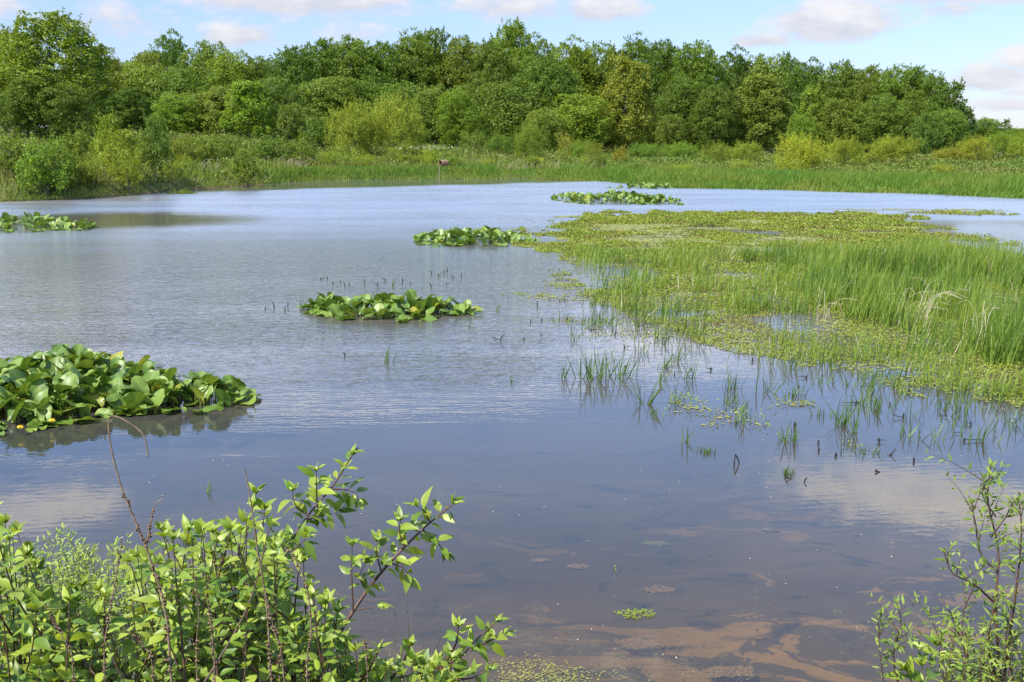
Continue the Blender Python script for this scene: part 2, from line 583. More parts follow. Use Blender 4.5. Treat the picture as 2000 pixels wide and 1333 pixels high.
# wind ruffles the open middle; the near bay, the reed side and the lee of the far shore lie calm
r_near = t.smooth(yw, 12.0, 17.5)
edge_x = t.math('MULTIPLY_ADD', Y_, 0.10, -1.6)
r_right = t.smooth(t.math('SUBTRACT', t.math('ADD', X_, t.math('MULTIPLY', wob, 0.35)), edge_x), -0.6, 1.6, 1.0, 0.12)
r_right = t.math('MAXIMUM', r_right, t.smooth(Y_, 40, 46))
lee = t.smooth(t.math('ADD', t.math('SUBTRACT', Y_, t.math('MULTIPLY_ADD', X_, 0.55, 72.5)), t.math('MULTIPLY', wob, 0.5)), -1.0, 2.5, 1.0, 0.10)
lx = t.math('DIVIDE', t.math('ADD', X_, 15.5), 4.8)
ly = t.math('DIVIDE', t.math('SUBTRACT', Y_, 44.0), 3.6)
bay = t.smooth(t.math('ADD', t.math('MULTIPLY', lx, lx), t.math('ADD', t.math('MULTIPLY', ly, ly), t.math('MULTIPLY', wob, 0.12))), 0.0, 2.0, 0.08, 1.0)
rough_amt = t.math('MULTIPLY', t.math('MULTIPLY', r_near, r_right), t.math('MULTIPLY', lee, bay))
paws = t.smooth(t.noise(t.mapping(P_, rot=(0, 0, R(7)), scale=(0.10, 0.42, 1)), 1.0, 5, 0.62), 0.36, 0.62, t.smooth(Y_, 14, 30, 0.45, 0.88), 1.12)
rough_amt = t.math('ADD', t.math('MULTIPLY', rough_amt, paws), 0.035)
v1 = t.mapping(P_, rot=(0, 0, R(14)), scale=(0.55, 1.0, 1))
v2 = t.mapping(P_, rot=(0, 0, R(-22)), scale=(0.7, 1.0, 1))
h = t.math('ADD', t.math('MULTIPLY', t.noise(v1, 5.5, 3, 0.6, 0.3), 1.0), t.math('MULTIPLY', t.noise(v2, 15.0, 2, 0.6), 0.35))
wave = t.node('ShaderNodeTexWave', wave_type='BANDS', bands_direction='Y', wave_profile='SIN')
t.put(wave.inputs['Vector'], t.mapping(P_, rot=(0, 0, R(-8))))
wave.inputs['Scale'].default_value = 2.6
wave.inputs['Distortion'].default_value = 2.2
wave.inputs['Detail'].default_value = 2.0
wave.inputs['Detail Scale'].default_value = 0.7
h = t.math('ADD', h, t.math('MULTIPLY', wave.outputs['Fac'], 0.10))
h = t.math('MULTIPLY', h, rough_amt)
b = t.node('ShaderNodeBump')
b.inputs['Strength'].default_value = 1.0
b.inputs['Distance'].default_value = 0.020
t.put(b.inputs['Height'], h)
fres = t.node('ShaderNodeFresnel')
fres.inputs['IOR'].default_value = 1.333
t.l.new(b.outputs[0], fres.inputs['Normal'])
gl = t.node('ShaderNodeBsdfGlossy')
t.put(gl.inputs['Roughness'], t.math('MULTIPLY_ADD', t.math('MULTIPLY', rough_amt, t.smooth(Y_, 16.0, 50.0)), 0.26, 0.02))
gl.inputs['Color'].default_value = (1, 1, 1, 1)
t.l.new(b.outputs[0], gl.inputs['Normal'])
trn = t.node('ShaderNodeBsdfTransparent')
trn.inputs[0].default_value = (0.88, 0.84, 0.66, 1)
dif = t.node('ShaderNodeBsdfDiffuse')
t.put(dif.inputs[0], t.mix(t.smooth(Y_, 11.0, 19.0), (0.062, 0.060, 0.054), (0.092, 0.083, 0.074)))
body = t.node('ShaderNodeMixShader')
t.put(body.inputs[0], t.smooth(Y_, 6.0, 24.0, 0.27, 0.92))
t.l.new(trn.outputs[0], body.inputs[1])
t.l.new(dif.outputs[0], body.inputs[2])
sfc = t.node('ShaderNodeMixShader')
t.l.new(fres.outputs[0], sfc.inputs[0])
t.l.new(body.outputs[0], sfc.inputs[1])
t.l.new(gl.outputs[0], sfc.inputs[2])
t.l.new(sfc.outputs[0], out.inputs[0])
M['water'] = m

# ------------------------------------------------------------------ ground and water
def axis(parts):
    out = []
    for a, b_, s in parts:
        n = max(1, int(round((b_ - a) / s)))
        out += list(np.linspace(a, b_, n, endpoint=False))
    out.append(parts[-1][1])
    return np.array(out)


gx = axis([(-4000, -400, 400), (-400, -80, 16), (-80, -32, 2.0), (-32, -8, 0.5), (-8, 6, 0.25), (6, 32, 0.5), (32, 80, 2.0), (80, 400, 16), (400, 4000, 400)])
gy = axis([(-4000, -200, 380), (-200, -10, 10), (-10, 0, 0.6), (0, 10, 0.18), (10, 50, 0.8), (50, 86, 0.4), (86, 130, 1.2), (130, 260, 5), (260, 700, 40), (700, 6000, 530)])
GX, GY = np.meshgrid(gx, gy)
GZ = ground(GX, GY)
nx, ny = len(gx), len(gy)
idx = np.arange(nx * ny).reshape(ny, nx)
q = np.stack([idx[:-1, :-1], idx[:-1, 1:], idx[1:, 1:], idx[1:, :-1]], axis=-1).reshape(-1, 4)
a = Acc()
a.raw(np.stack([GX, GY, GZ], -1).reshape(-1, 3), q)
tag(a.build('ground', M['ground']), kind='structure')
a = Acc()
a.raw([(-420, 1, 0), (420, 1, 0), (420, 100, 0), (-420, 100, 0)], [(0, 1, 2, 3)])
tag(a.build('water', M['water'], smooth=False), kind='structure')

# ------------------------------------------------------------------ trees
LEAF_V = np.array([(0, 0, 0), (0.32, 0.45, 0.07), (0, 1, -0.03), (-0.32, 0.45, 0.07)])
LEAF_Q = [(0, 1, 2, 3)]


def crown_leaves(acc, rs, lobes, n, size, up=0.25, spread=0.55, inner=0.72, droop=0.0, narrow=1.0, per=38, clus=0.36):
    """leaf clusters on and inside the lobes of a crown, with gaps between the clusters"""
    C = np.array([l[0] for l in lobes])
    RR = np.array([l[1] for l in lobes])
    wgt = RR[:, 0] * RR[:, 2]
    m = max(8, n // per)
    k = rs.choice(len(lobes), m, p=wgt / wgt.sum())
    d = rdirs(rs, m)
    d[:, 2] = np.where((d[:, 2] < -0.3) & (rs.rand(m) < 0.6), -d[:, 2], d[:, 2])
    rad = inner + (1.08 - inner) * rs.rand(m) ** 0.6
    cc = C[k] + d * RR[k] * rad[:, None]
    cr = clus * RR[k][:, :1] * rs.uniform(.6, 1.35, (m, 1))
    tint = rs.normal(size=m) * .16
    idx = np.repeat(np.arange(m), per)
    dd = d[idx]
    off = rs.normal(size=(len(idx), 3)) * .55
    off -= dd * (np.sum(off * dd, 1) * .55)[:, None]
    pos = cc[idx] + off * cr[idx] + np.array([0, 0, -1.]) * (np.sum(off * off, 1) * .22)[:, None] * cr[idx]
    ok = pos[:, 2] > 0.1
    pos, dd, off, idx = pos[ok], dd[ok], off[ok], idx[ok]
    n = len(pos)
    od = nrm(off + dd * .5)
    along = nrm(od * spread + rdirs(rs, n) * 0.6 + np.array([0, 0, up - droop]))
    normal = nrm(dd * 0.9 + od * .35 + rdirs(rs, n) * 0.45 + np.array([0, 0, 0.4]))
    s = size * (0.6 + 0.8 * rs.rand(n))
    acc.scatter(LEAF_V, LEAF_Q, pos, frames(along, normal), np.stack([s * narrow, s, s], 1), np.clip(.5 + tint[idx] + (rs.rand(n) - .5) * .8, 0, 1))


def branching(acc, rs, H, r0, targets, lean=0.0):
    top = np.array([lean, 0, H * 0.82])
    path = resample([(0, 0, -0.3), (rs.normal() * .1, rs.normal() * .1, H * 0.25), (lean * .5 + rs.normal() * .2, rs.normal() * .2, H * .55), top], H / 12)
    acc.tube(path, np.linspace(r0, r0 * 0.15, len(path)), 7)
    for tg in targets:
        tg = np.array(tg)
        k = int(np.clip((tg[2] - 0.18 * H) / (H * 0.82), 0.12, 0.85) * len(path))
        s = path[min(k, len(path) - 2)]
        mid = s * 0.45 + tg * 0.55 + np.array([0, 0, -0.06 * H]) * rs.rand()
        pth = resample([s, mid, tg], H / 14)
        acc.tube(pth, np.linspace(r0 * 0.38, r0 * 0.07, len(pth)), 5)


def make_lobes(rs, H, W, n, prof, size, stretch=1.0, bottom=0.06):
    """lobes set over a rounded crown envelope, a few inside it"""
    L = []
    e = 2.3
    for i in range(n):
        z0 = 1 - (i + .5) * 1.82 / n
        th = i * 2.39996 + rs.normal() * .25
        q0 = math.sqrt(max(0.0, 1 - z0 * z0))
        d = np.array([q0 * math.cos(th), q0 * math.sin(th), z0])
        d = d / (np.abs(d) ** e).sum() ** (1 / e)
        s = size * W / 2 * rs.uniform(.7, 1.25)
        if rs.rand() < .18:
            d = d * rs.uniform(.35, .7)
        else:
            d = d * rs.uniform(.84, 1.08)
        h = .5 + .5 * d[2]
        k = prof(min(max(h, 0.02), 0.99))
        L.append((np.array([d[0] * (W / 2 - s * .75) * k, d[1] * (W / 2 - s * .75) * k, H * (bottom + (1 - bottom) * h) * (1 - .75 * s * stretch / H) + .02 * H]), np.array([s, s, s * stretch])))
    return L


def sprays(acc, rs, lobes, H, n, per, leaf, ln, narrow=1.0):
    """leafy shoots that stick out of the crown and make its edge ragged"""
    for i in range(n):
        c, r = lobes[rs.randint(len(lobes))]
        if c[2] < .3 * H and rs.rand() < .6:
            continue
        d = rdirs(rs, 1)[0]
        d[2] = abs(d[2]) * .9 + .25
        d = nrm(d)
        b0 = c + d * r * .85
        ax = nrm(d * .6 + np.array([0, 0, .8]) + rs.normal(size=3) * .25)
        L_ = ln * rs.uniform(.5, 1.3)
        u = rs.rand(per)
        pos = b0 + ax * (u * L_)[:, None] + rs.normal(size=(per, 3)) * (.16 * L_ * (1.1 - u))[:, None]
        al = nrm(ax + rdirs(rs, per) * .9)
        s = leaf * (.6 + .7 * rs.rand(per))
        acc.scatter(LEAF_V, LEAF_Q, pos, frames(al, nrm(d + rdirs(rs, per) * .6 + np.array([0, 0, .4]))), np.stack([s * narrow, s, s], 1), rs.rand(per))


def prof_round(h): return 1.0 if h > .3 else .82 + .6 * h
def prof_tall(h): return 0.74 + .26 * math.sin(pi * min(1, max(0, h * 1.05 - .05)))
def prof_dome(h): return 1.04 - .30 * h
def prof_cone(h): return 1.12 - .72 * h


PROTO = {}


def proto(kind, k, H, W, n_lobes, prof, lsize, stretch, n_leaves, leaf, trunk_r, mat='crown', bottom=0.06, nm='broadleaf_tree', spr=(0, 0, 1), **kw):
    rs = np.random.RandomState(hash(kind) % 1000 + 31 * k if False else sum(map(ord, kind)) * 7 + 31 * k)
    root = thing(nm, 'x', 'tree')
    lobes = make_lobes(rs, H, W, n_lobes, prof, lsize, stretch, bottom)
    ta = Acc()
    sel = [lobes[i][0] for i in rs.choice(len(lobes), min(12, len(lobes)), replace=False)]
    branching(ta, rs, H, trunk_r, sel)
    ta.build('trunk', M['bark'], root)
    ca = Acc()
    crown_leaves(ca, rs, lobes, n_leaves, leaf, **kw)
    if spr[0]:
        sprays(ca, rs, lobes, H, spr[0], spr[1], leaf * .9, spr[2], kw.get('narrow', 1.0))
    ca.build('crown', M[mat], root)
    PROTO.setdefault(kind, []).append((root, H, W))


for k in range(4):
    proto('round', k, 13, 9.5, 36, prof_round, 0.42, 1.05, 22000, 0.28, 0.22, clus=.30, inner=.6, spr=(90, 30, .8))
for k in range(5):
    proto('tall', k, 16, 8.5, 42, prof_tall, 0.40, 1.9, 25000, 0.32, 0.25, up=1.0, narrow=.65, clus=.30, inner=.6, spr=(190, 34, 1.1))
for k in range(2):
    proto('lumpy', k, 14, 8.5, 30, prof_tall, 0.30, 1.15, 24000, 0.25, 0.24, up=0.4, spr=(110, 36, 1.2))
for k in range(2):
    proto('dome', k, 14, 9, 80, prof_dome, 0.27, 0.9, 22000, 0.28, 0.22, spr=(80, 24, .8))
for k in range(2):
    proto('layered', k, 9, 6.5, 50, prof_cone, 0.36, 0.36, 11000, 0.26, 0.14, up=-0.05)
for k in range(2):
    proto('sparse', k, 14, 7, 30, prof_tall, 0.25, 0.9, 4600, 0.36, 0.2, up=0.3, spr=(60, 24, 1.3))
for k in range(3):
    proto('willow', k, 4.2, 6.0, 26, prof_dome, 0.30, 0.9, 11000, 0.16, 0.10, mat='willow', nm='willow_bush', narrow=0.5, droop=0.1, inner=0.4, spread=0.9, up=0.35, spr=(210, 44, 1.0))
for k in range(3):
    proto('shrub', k, 2.6, 2.6, 20, prof_round, 0.36, 0.9, 4600, 0.11, 0.05, mat='shrub', nm='leafy_shrub', up=0.3, spr=(70, 28, .6))
for k in range(3):
    proto('wispy', k, 2.4, 2.0, 16, prof_round, 0.34, 1.1, 1500, 0.11, 0.03, mat='willow', nm='wispy_willow_bush', narrow=0.5, inner=0.3, up=0.5, spr=(80, 30, .8))
USED = set()
RT = random.Random(5)


def place(kind, px, top, wpx, y, tint, label, group=None, variant=None, sink=0.0, cat=None):
    """one tree or bush: photograph column, row of its top, width in pixels, distance"""
    lst = PROTO[kind]
    k = RT.randrange(len(lst)) if variant is None else variant % len(lst)
    root, H, W = lst[k]
    pt = at_y(px, top, y)
    g = gz(pt[0], y)
    h = pt[2] - g + sink
    wd = wpx * y / F * (1.22 if kind in ('tall', 'lumpy') else 1.12 if kind == 'round' else 1.0)
    sc = (wd / W, wd / W, h / H / (1.03 if kind in ('tall', 'lumpy', 'sparse') else 1.01))
    rz = RT.uniform(0, 6.28)
    loc = (float(pt[0]), float(y), g - sink)
    if (kind, k) not in USED:
        USED.add((kind, k))
        r = root
        r.location, r.rotation_euler, r.scale = loc, (0, 0, rz), sc
        r['label'] = label
        if group:
            r['group'] = group
    else:
        r = dup(root, loc, rz, sc, label, group)
    if cat:
        r['category'] = cat
    for ch in r.children:
        if ch.name.startswith('crown'):
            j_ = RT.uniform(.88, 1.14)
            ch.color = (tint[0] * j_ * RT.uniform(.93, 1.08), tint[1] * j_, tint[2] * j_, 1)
    return r


GN = (1.0, 1.0, 1.0)
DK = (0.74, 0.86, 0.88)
MD = (0.90, 0.98, 0.9)
YL = (1.25, 1.18, 0.9)
OL = (1.12, 1.05, 0.95)
BR = (1.2, 1.25, 0.9)
WOOD = 'trees of the wood behind the meadow'
TREES = [
    # --- the nearer trees at the left edge
    ('lumpy', 15, 62, 130, 98, GN, 'tall green tree cut by the left edge, just left of the big forked tree'),
    ('lumpy', 92, 26, 165, 92, (1.15, 1.12, .9), 'tallest broadleaf at the left end, with a forked lumpy crown'),
    ('round', 45, 150, 110, 88, MD, 'bushy tree tucked under the left flank of the tallest left tree'),
    ('round', 120, 165, 90, 88, GN, 'small rounded tree under the right flank of the tallest left tree'),
    # --- left third
    ('tall', 188, 82, 85, 140, YL, 'pale yellow green feathery tree right of the tallest left tree'),
    ('round', 250, 120, 80, 150, YL, 'yellowish rounded tree low on the skyline left of the lone dark crown'),
    ('round', 285, 100, 70, 158, YL, 'small yellowish crown peeping over the skyline beside the lone dark crown'),
    ('tall', 328, 66, 78, 165, DK, 'lone dark crown standing up against the sky on the left'),
    ('round', 402, 86, 95, 155, GN, 'rounded green tree right of the lone dark crown on the skyline'),
    ('round', 452, 103, 95, 150, YL, 'yellowish tree on the skyline left of the dark maples'),
    ('tall', 505, 112, 85, 150, GN, 'feathery green tree in the dip of the skyline before the dark maples'),
    ('round', 215, 140, 130, 128, OL, 'olive tree behind the two dark low trees on the left'),
    ('round', 300, 132, 120, 128, OL, 'broad olive tree below the lone dark crown'),
    ('round', 370, 138, 120, 125, MD, 'soft green tree below the rounded skyline tree on the left'),
    ('dome', 195, 178, 85, 112, DK, 'dark low tree right beside the tallest left tree'),
    ('dome', 250, 172, 90, 112, DK, 'dark low tree with a rounded head behind the bright bank bushes'),
    ('round', 345, 185, 80, 108, BR, 'bright green small tree between the dark low trees and the layered trees'),
    ('round', 400, 180, 100, 112, GN, 'bushy tree left of the two layered bright trees'),
    ('layered', 432, 172, 90, 108, GN, 'left one of the two bright trees with layered branches'),
    ('layered', 482, 160, 110, 104, BR, 'right one of the two bright trees with layered branches'),
    ('round', 530, 150, 90, 130, DK, 'dark tree just right of the layered bright trees'),
    ('round', 568, 205, 80, 106, OL, 'small olive tree left of the big yellow willow'),
    # --- dark maples left of centre
    ('tall', 570, 95, 110, 158, DK, 'dark maple at the left end of the high wood'),
    ('tall', 628, 78, 120, 160, DK, 'dark maple with the highest crown above the big yellow willow'),
    ('tall', 690, 74, 110, 160, MD, 'tall maple right of the highest crown above the willow'),
    ('tall', 745, 84, 105, 160, MD, 'tall green maple above the right end of the big willow'),
    ('round', 645, 150, 120, 135, GN, 'broad green tree right behind the big yellow willow'),
    ('round', 710, 160, 110, 138, MD, 'rounded green tree behind the top of the big yellow willow'),
    ('round', 590, 165, 90, 138, DK, 'dark tree behind the left shoulder of the big yellow willow'),
    # --- centre
    ('tall', 800, 72, 100, 162, MD, 'tall maple left of the twin skyline bumps in the centre'),
    ('tall', 842, 58, 90, 165, GN, 'tall tree making a bump on the skyline left of the highest centre crown'),
    ('tall', 905, 72, 105, 162, GN, 'broad tall tree between the two skyline bumps at the centre'),
    ('lumpy', 998, 42, 88, 168, BR, 'highest crown in the centre of the skyline, lumpy and open'),
    ('tall', 955, 82, 95, 160, GN, 'bright tree just left of and below the highest centre crown'),
    ('tall', 1052, 74, 100, 162, MD, 'tall tree just right of the highest centre crown'),
    ('tall', 1110, 80, 105, 158, YL, 'yellowish tall tree right of the centre on the skyline'),
    ('round', 785, 165, 110, 145, MD, 'dark rounded tree behind the front pair right of the willow'),
    ('round', 850, 168, 85, 124, GN, 'left one of the front pair of trees right of the big willow'),
    ('tall', 893, 178, 68, 122, BR, 'paler right one of the front pair of trees right of the big willow'),
    ('tall', 935, 155, 80, 140, MD, 'slim tree behind the gap between the front pair and the shady rounded tree'),
    ('round', 1005, 158, 130, 126, GN, 'rounded front tree with a deep shady underside at the centre'),
    ('round', 1062, 215, 70, 118, OL, 'low olive tree leaning out beside the shady rounded front tree'),
    ('tall', 1070, 110, 120, 145, DK, 'dark tree with upswept sprays behind the round lone front tree'),
    ('round', 1130, 185, 112, 122, BR, 'round lone front tree left of the tall olive dome'),
    ('dome', 1222, 112, 118, 126, (1.32, 1.10, 1.0), 'tall olive dome shaped tree standing out from the wood'),
    # --- right of the olive dome
    ('tall', 1168, 84, 95, 160, GN, 'tall green tree above the left shoulder of the olive dome tree'),
    ('tall', 1238, 82, 100, 160, MD, 'tall tree whose top shows right above the olive dome tree'),
    ('tall', 1300, 80, 105, 150, DK, 'dark tall tree just right of the olive dome tree'),
    ('tall', 1362, 82, 100, 146, MD, 'tall tree at the right end of the high level skyline'),
    ('tall', 1335, 150, 110, 134, DK, 'dark tree in front right of the olive dome tree'),
    ('tall', 1400, 165, 75, 128, GN, 'green tree with leafy skirts left of the olive brown round tree'),
    ('round', 1310, 225, 60, 124, GN, 'small leafy tree at the foot of the dark trees right of the olive dome'),
    ('tall', 1432, 98, 80, 150, DK, 'dark tree after the first step down of the skyline on the right'),
    ('round', 1492, 112, 105, 150, OL, 'olive round headed tree on the lower right skyline'),
    ('dome', 1488, 148, 125, 130, (1.10, 1.0, 1.0), 'olive brown round tree in the front of the right hand wood'),
    ('tall', 1540, 106, 60, 158, DK, 'spiky dark conifer like top on the right skyline'),
    ('tall', 1580, 120, 80, 145, DK, 'dark tree right of the spiky top on the skyline'),
    ('sparse', 1588, 168, 62, 126, BR, 'open crowned pale tree in front of the dark right hand wood'),
    ('round', 1572, 222, 55, 120, BR, 'small bright tree at the foot of the right hand wood'),
    ('tall', 1645, 122, 95, 140, MD, 'tall greyish green tree in the middle of the right hand wood'),
    ('tall', 1700, 130, 85, 138, GN, 'tall tree with a ragged top in the right hand wood'),
    ('round', 1635, 195, 90, 125, OL, 'soft olive tree low in front of the right hand wood'),
    ('tall', 1755, 128, 85, 134, MD, 'tall tree left of the last high tops at the right'),
    ('tall', 1790, 132, 80, 136, DK, 'last but one high top of the right hand wood'),
    ('tall', 1725, 185, 90, 122, GN, 'leafy front tree above the pale right hand willows'),
    ('tall', 1830, 150, 72, 132, MD, 'last high top where the wood steps down at the right'),
    ('round', 1810, 222, 62, 116, DK, 'dark cone shaped low tree at the right foot of the wood'),
    ('tall', 1775, 190, 80, 124, MD, 'green tree between the front leafy tree and the dark low tree'),
    ('sparse', 1866, 158, 66, 130, DK, 'open see-through tree at the very right end of the wood'),
    ('sparse', 1882, 210, 55, 130, DK, 'low straggling tree leaning out from the right end of the wood'),
    ('round', 1850, 215, 70, 126, MD, 'rounded tree below the open see-through tree'),
    ('round', 1920, 232, 66, 190, GN, 'distant rounded tree right of the wood'),
    ('round', 1885, 236, 50, 190, DK, 'distant dark tree just clear of the right end of the wood'),
    ('sparse', 1964, 233, 34, 200, DK, 'small distant dark tree against the sky near the right edge'),
]
for row in TREES:
    place(*row, group=WOOD)
# distant trees and the shaded depth of the wood
for i, (px, tp, wd, y) in enumerate([(1985, 252, 50, 230), (1945, 250, 46, 240), (2030, 245, 60, 230)]):
    place('round', px, tp, wd, y, MD, ['far off green tree at the right edge of the photo', 'far off tree behind the pale right hand willows', 'far off tree just outside the right edge'][i], group='far off trees')
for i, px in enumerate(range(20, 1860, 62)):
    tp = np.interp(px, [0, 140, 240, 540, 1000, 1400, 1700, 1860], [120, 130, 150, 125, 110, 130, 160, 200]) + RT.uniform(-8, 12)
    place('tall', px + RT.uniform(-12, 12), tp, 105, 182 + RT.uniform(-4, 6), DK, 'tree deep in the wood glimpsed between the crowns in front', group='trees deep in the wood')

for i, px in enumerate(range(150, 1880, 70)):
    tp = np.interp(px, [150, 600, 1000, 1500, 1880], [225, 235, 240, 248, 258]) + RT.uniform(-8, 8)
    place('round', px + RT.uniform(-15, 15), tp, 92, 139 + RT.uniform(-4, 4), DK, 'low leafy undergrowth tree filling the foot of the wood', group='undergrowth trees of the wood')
# willows and bushes of the meadow
WB = 'pale willow bushes in the meadow'
place('willow', 690, 212, 120, 96, (1.0, .98, .9), 'big yellow willow left of the nesting barrel, its left dome', WB, 0)
place('willow', 765, 203, 130, 98, (1.0, .98, .9), 'big yellow willow left of the nesting barrel, its taller right dome', WB, 1)
BUSH = [
    ('willow', 1566, 272, 120, 80, (1.15, 1.08, .8), 'brightest round yellow willow bush standing forward on the right'),
    ('willow', 1652, 275, 78, 92, (.95, .98, .8), 'yellow green willow bush just right of the brightest one'),
    ('willow', 1745, 272, 118, 96, (1.02, .95, .8), 'wide low yellow willow bush below the front leafy tree'),
    ('willow', 1858, 292, 90, 100, (.9, .8, .8), 'low brownish willow bush between the wide willow and the right edge'),
    ('willow', 1905, 272, 76, 100, (1.1, .9, .8), 'orange tinged willow bush near the right edge'),
    ('willow', 1965, 262, 100, 104, (.85, .95, .8), 'greener willow bush at the right edge of the meadow'),
    ('willow', 2015, 266, 90, 100, (.85, .95, .8), 'willow bush cut by the right edge of the photo'),
    ('willow', 1455, 282, 76, 96, (.9, .9, .8), 'small olive willow bush below the olive brown tree'),
    ('willow', 1400, 284, 60, 98, (.8, .9, .9), 'small green willow bush left of the small olive one'),
    ('wispy', 1448, 314, 50, 82, (.9, .95, .8), 'little yellow bush in the marsh grass left of the brightest willow'),
    ('wispy', 1842, 322, 48, 78, (1, 1, .8), 'little yellow bush in the marsh grass at the right'),
    ('willow', 1032, 250, 66, 100, (.8, .85, .8), 'thin stemmed willow bush below the shady rounded tree'),
    ('wispy', 1104, 264, 36, 98, (.95, .85, 1), 'pale upright willow sapling right of the thin stemmed willow'),
    ('wispy', 1158, 284, 46, 92, (.9, .8, .8), 'straggly pale bush below the round lone front tree'),
    ('wispy', 1212, 290, 34, 94, (1.1, .85, .8), 'small orange tinged bush below the olive dome tree'),
    ('willow', 1130, 278, 70, 104, (.7, .85, .8), 'dull green willow bush in front of the round lone tree'),
    ('willow', 1330, 282, 90, 106, (.65, .85, .8), 'dull green willow bush under the dark trees right of the olive dome'),
    ('willow', 1260, 284, 80, 106, (.6, .8, .8), 'dull green willow bush right under the olive dome tree'),
    ('shrub', 565, 212, 70, 100, (.8, .8, .8), 'dull olive bush left of the big yellow willow'),
    ('shrub', 620, 235, 70, 98, (.75, .8, .8), 'low bush touching the left side of the big yellow willow'),
    ('wispy', 845, 296, 56, 88, (.85, .95, .8), 'low yellow green bush just above and left of the nesting barrel'),
    ('wispy', 790, 280, 30, 90, (.9, .95, .9), 'thin pale sapling between the big willow and the nesting barrel'),
    ('wispy', 925, 262, 60, 110, (.7, .75, .8), 'grey green bush under the front pair of trees'),
    ('willow', 975, 268, 60, 110, (.6, .75, .8), 'small dull bush under the shady rounded tree'),
]
for row in BUSH:
    place(*row, group=WB, cat='bush')
SB = 'shrubs on the left bank'
SHR = [
    ('shrub', 232, 262, 90, 62, (1.18, 1.14, .8), 'yellow green shrub in the middle of the left bank'),
    ('shrub', 205, 234, 62, 66, (1.22, 1.22, .8), 'bright yellow green bush behind the yellow green shrub on the left bank'),
    ('shrub', 296, 236, 66, 64, (.75, .8, .8), 'dark green upright shrub on the left bank'),
    ('shrub', 84, 278, 100, 56.5, (.95, 1.05, .8), 'leafy shrub leaning over the water at the left edge'),
    ('shrub', 20, 268, 80, 60, (.9, .95, .8), 'shrub cut by the left edge of the photo'),
    ('shrub', 150, 262, 70, 67, (1.0, 1.0, .8), 'low shrub between the leaning shrub and the yellow green one'),
    ('shrub', 480, 298, 66, 69, (.95, .9, .8), 'low olive shrub close to the water on the left bank'),
    ('shrub', 395, 268, 80, 76, (1, 1, .8), 'low shrub in the tall herbs below the layered trees'),
    ('shrub', 350, 276, 60, 72, (1.05, 1, .8), 'low shrub right of the dark upright shrub'),
    ('shrub', 445, 270, 70, 80, (.85, .95, .8), 'low green mound in the herbs under the layered trees'),
    ('shrub', 530, 272, 76, 82, (.85, .95, .8), 'low green mound left of the small olive tree'),
    ('shrub', 585, 280, 70, 86, (.95, 1, .8), 'low green mound below the dull olive bush'),
    ('shrub', 120, 300, 60, 58, (.9, .95, .8), 'shrub hugging the right side of the leaning shrub'),
    ('wispy', 245, 300, 70, 60, (1.0, 1.0, .8), 'feathery bush at the foot of the yellow green shrub'),
    ('wispy', 180, 310, 60, 59, (.8, .85, .8), 'brownish bush behind the driftwood on the left bank'),
    ('wispy', 650, 300, 60, 84, (.9, .95, .8), 'low feathery bush below the big willow, near the water'),
    ('wispy', 715, 308, 60, 84, (.9, 1, .8), 'low feathery bush at the foot of the big willow'),
]
for row in SHR:
    place(*row, group=SB, cat='shrub')
for i in range(44):
    px = RT.uniform(20, 1350)
    yy = float(shore(np.array([(px - 1000) / F * 75]))[0]) + RT.uniform(5, 26)
    hh = RT.uniform(.8, 1.5) * (.75 if px < 600 else .85)
    gx_ = (px - 1000) / F * yy
    tp = float(proj(gx_, yy, gz(gx_, yy) + hh)[1])
    lite = RT.random()
    place('wispy' if RT.random() < .45 else 'shrub', px, tp, RT.uniform(.9, 2.2) * F / yy, yy, (.75 + .45 * lite, .85 + .28 * lite, .8),
          'low bush scattered in the herbs and grass of the far bank', 'low bushes of the far bank', cat='bush')
# prototypes never used
for kind, lst in PROTO.items():
    for k, (root, H, W) in enumerate(lst):
        if (kind, k) not in USED:
            for ch in list(root.children):
                bpy.data.objects.remove(ch)
            bpy.data.objects.remove(root)

# ------------------------------------------------------------------ meadow growth (uncountable)
BLADE_V = np.array([(-0.5, 0, 0), (0.5, 0, 0), (-0.38, 0.5, 0.05), (0.38, 0.5, 0.05), (-0.06, 1.0, 0.22), (0.06, 1.0, 0.22)])
BLADE_Q = [(0, 1, 3, 2), (2, 3, 5, 4)]


def blades(acc, rs, x, y, z, h, wd, lean=0.25, wind=(0.12, 0, 0)):
    n = len(x)
    al = nrm(np.stack([rs.normal(size=n) * lean + wind[0], rs.normal(size=n) * lean + wind[1], np.ones(n)], 1))
    nm = rdirs(rs, n)
    nm[:, 2] *= 0.2
    nm[:, 1] -= 0.4
    acc.scatter(BLADE_V, BLADE_Q, np.stack([x, y, z], 1), frames(al, nm), np.stack([wd, h, h], 1), rs.rand(n))


def far_points(rs, n, x0, x1, t0, t1, power=1.0):
    x = rs.uniform(x0, x1, n)
    t_ = t0 + (t1 - t0) * rs.rand(n) ** power
    y = shore(x) + t_
    px, py = proj(x, y, 0 * x + 0.5)
    ok = (px > -120) & (px < 2120) & (y < 150)
    return x[ok], y[ok], t_[ok]


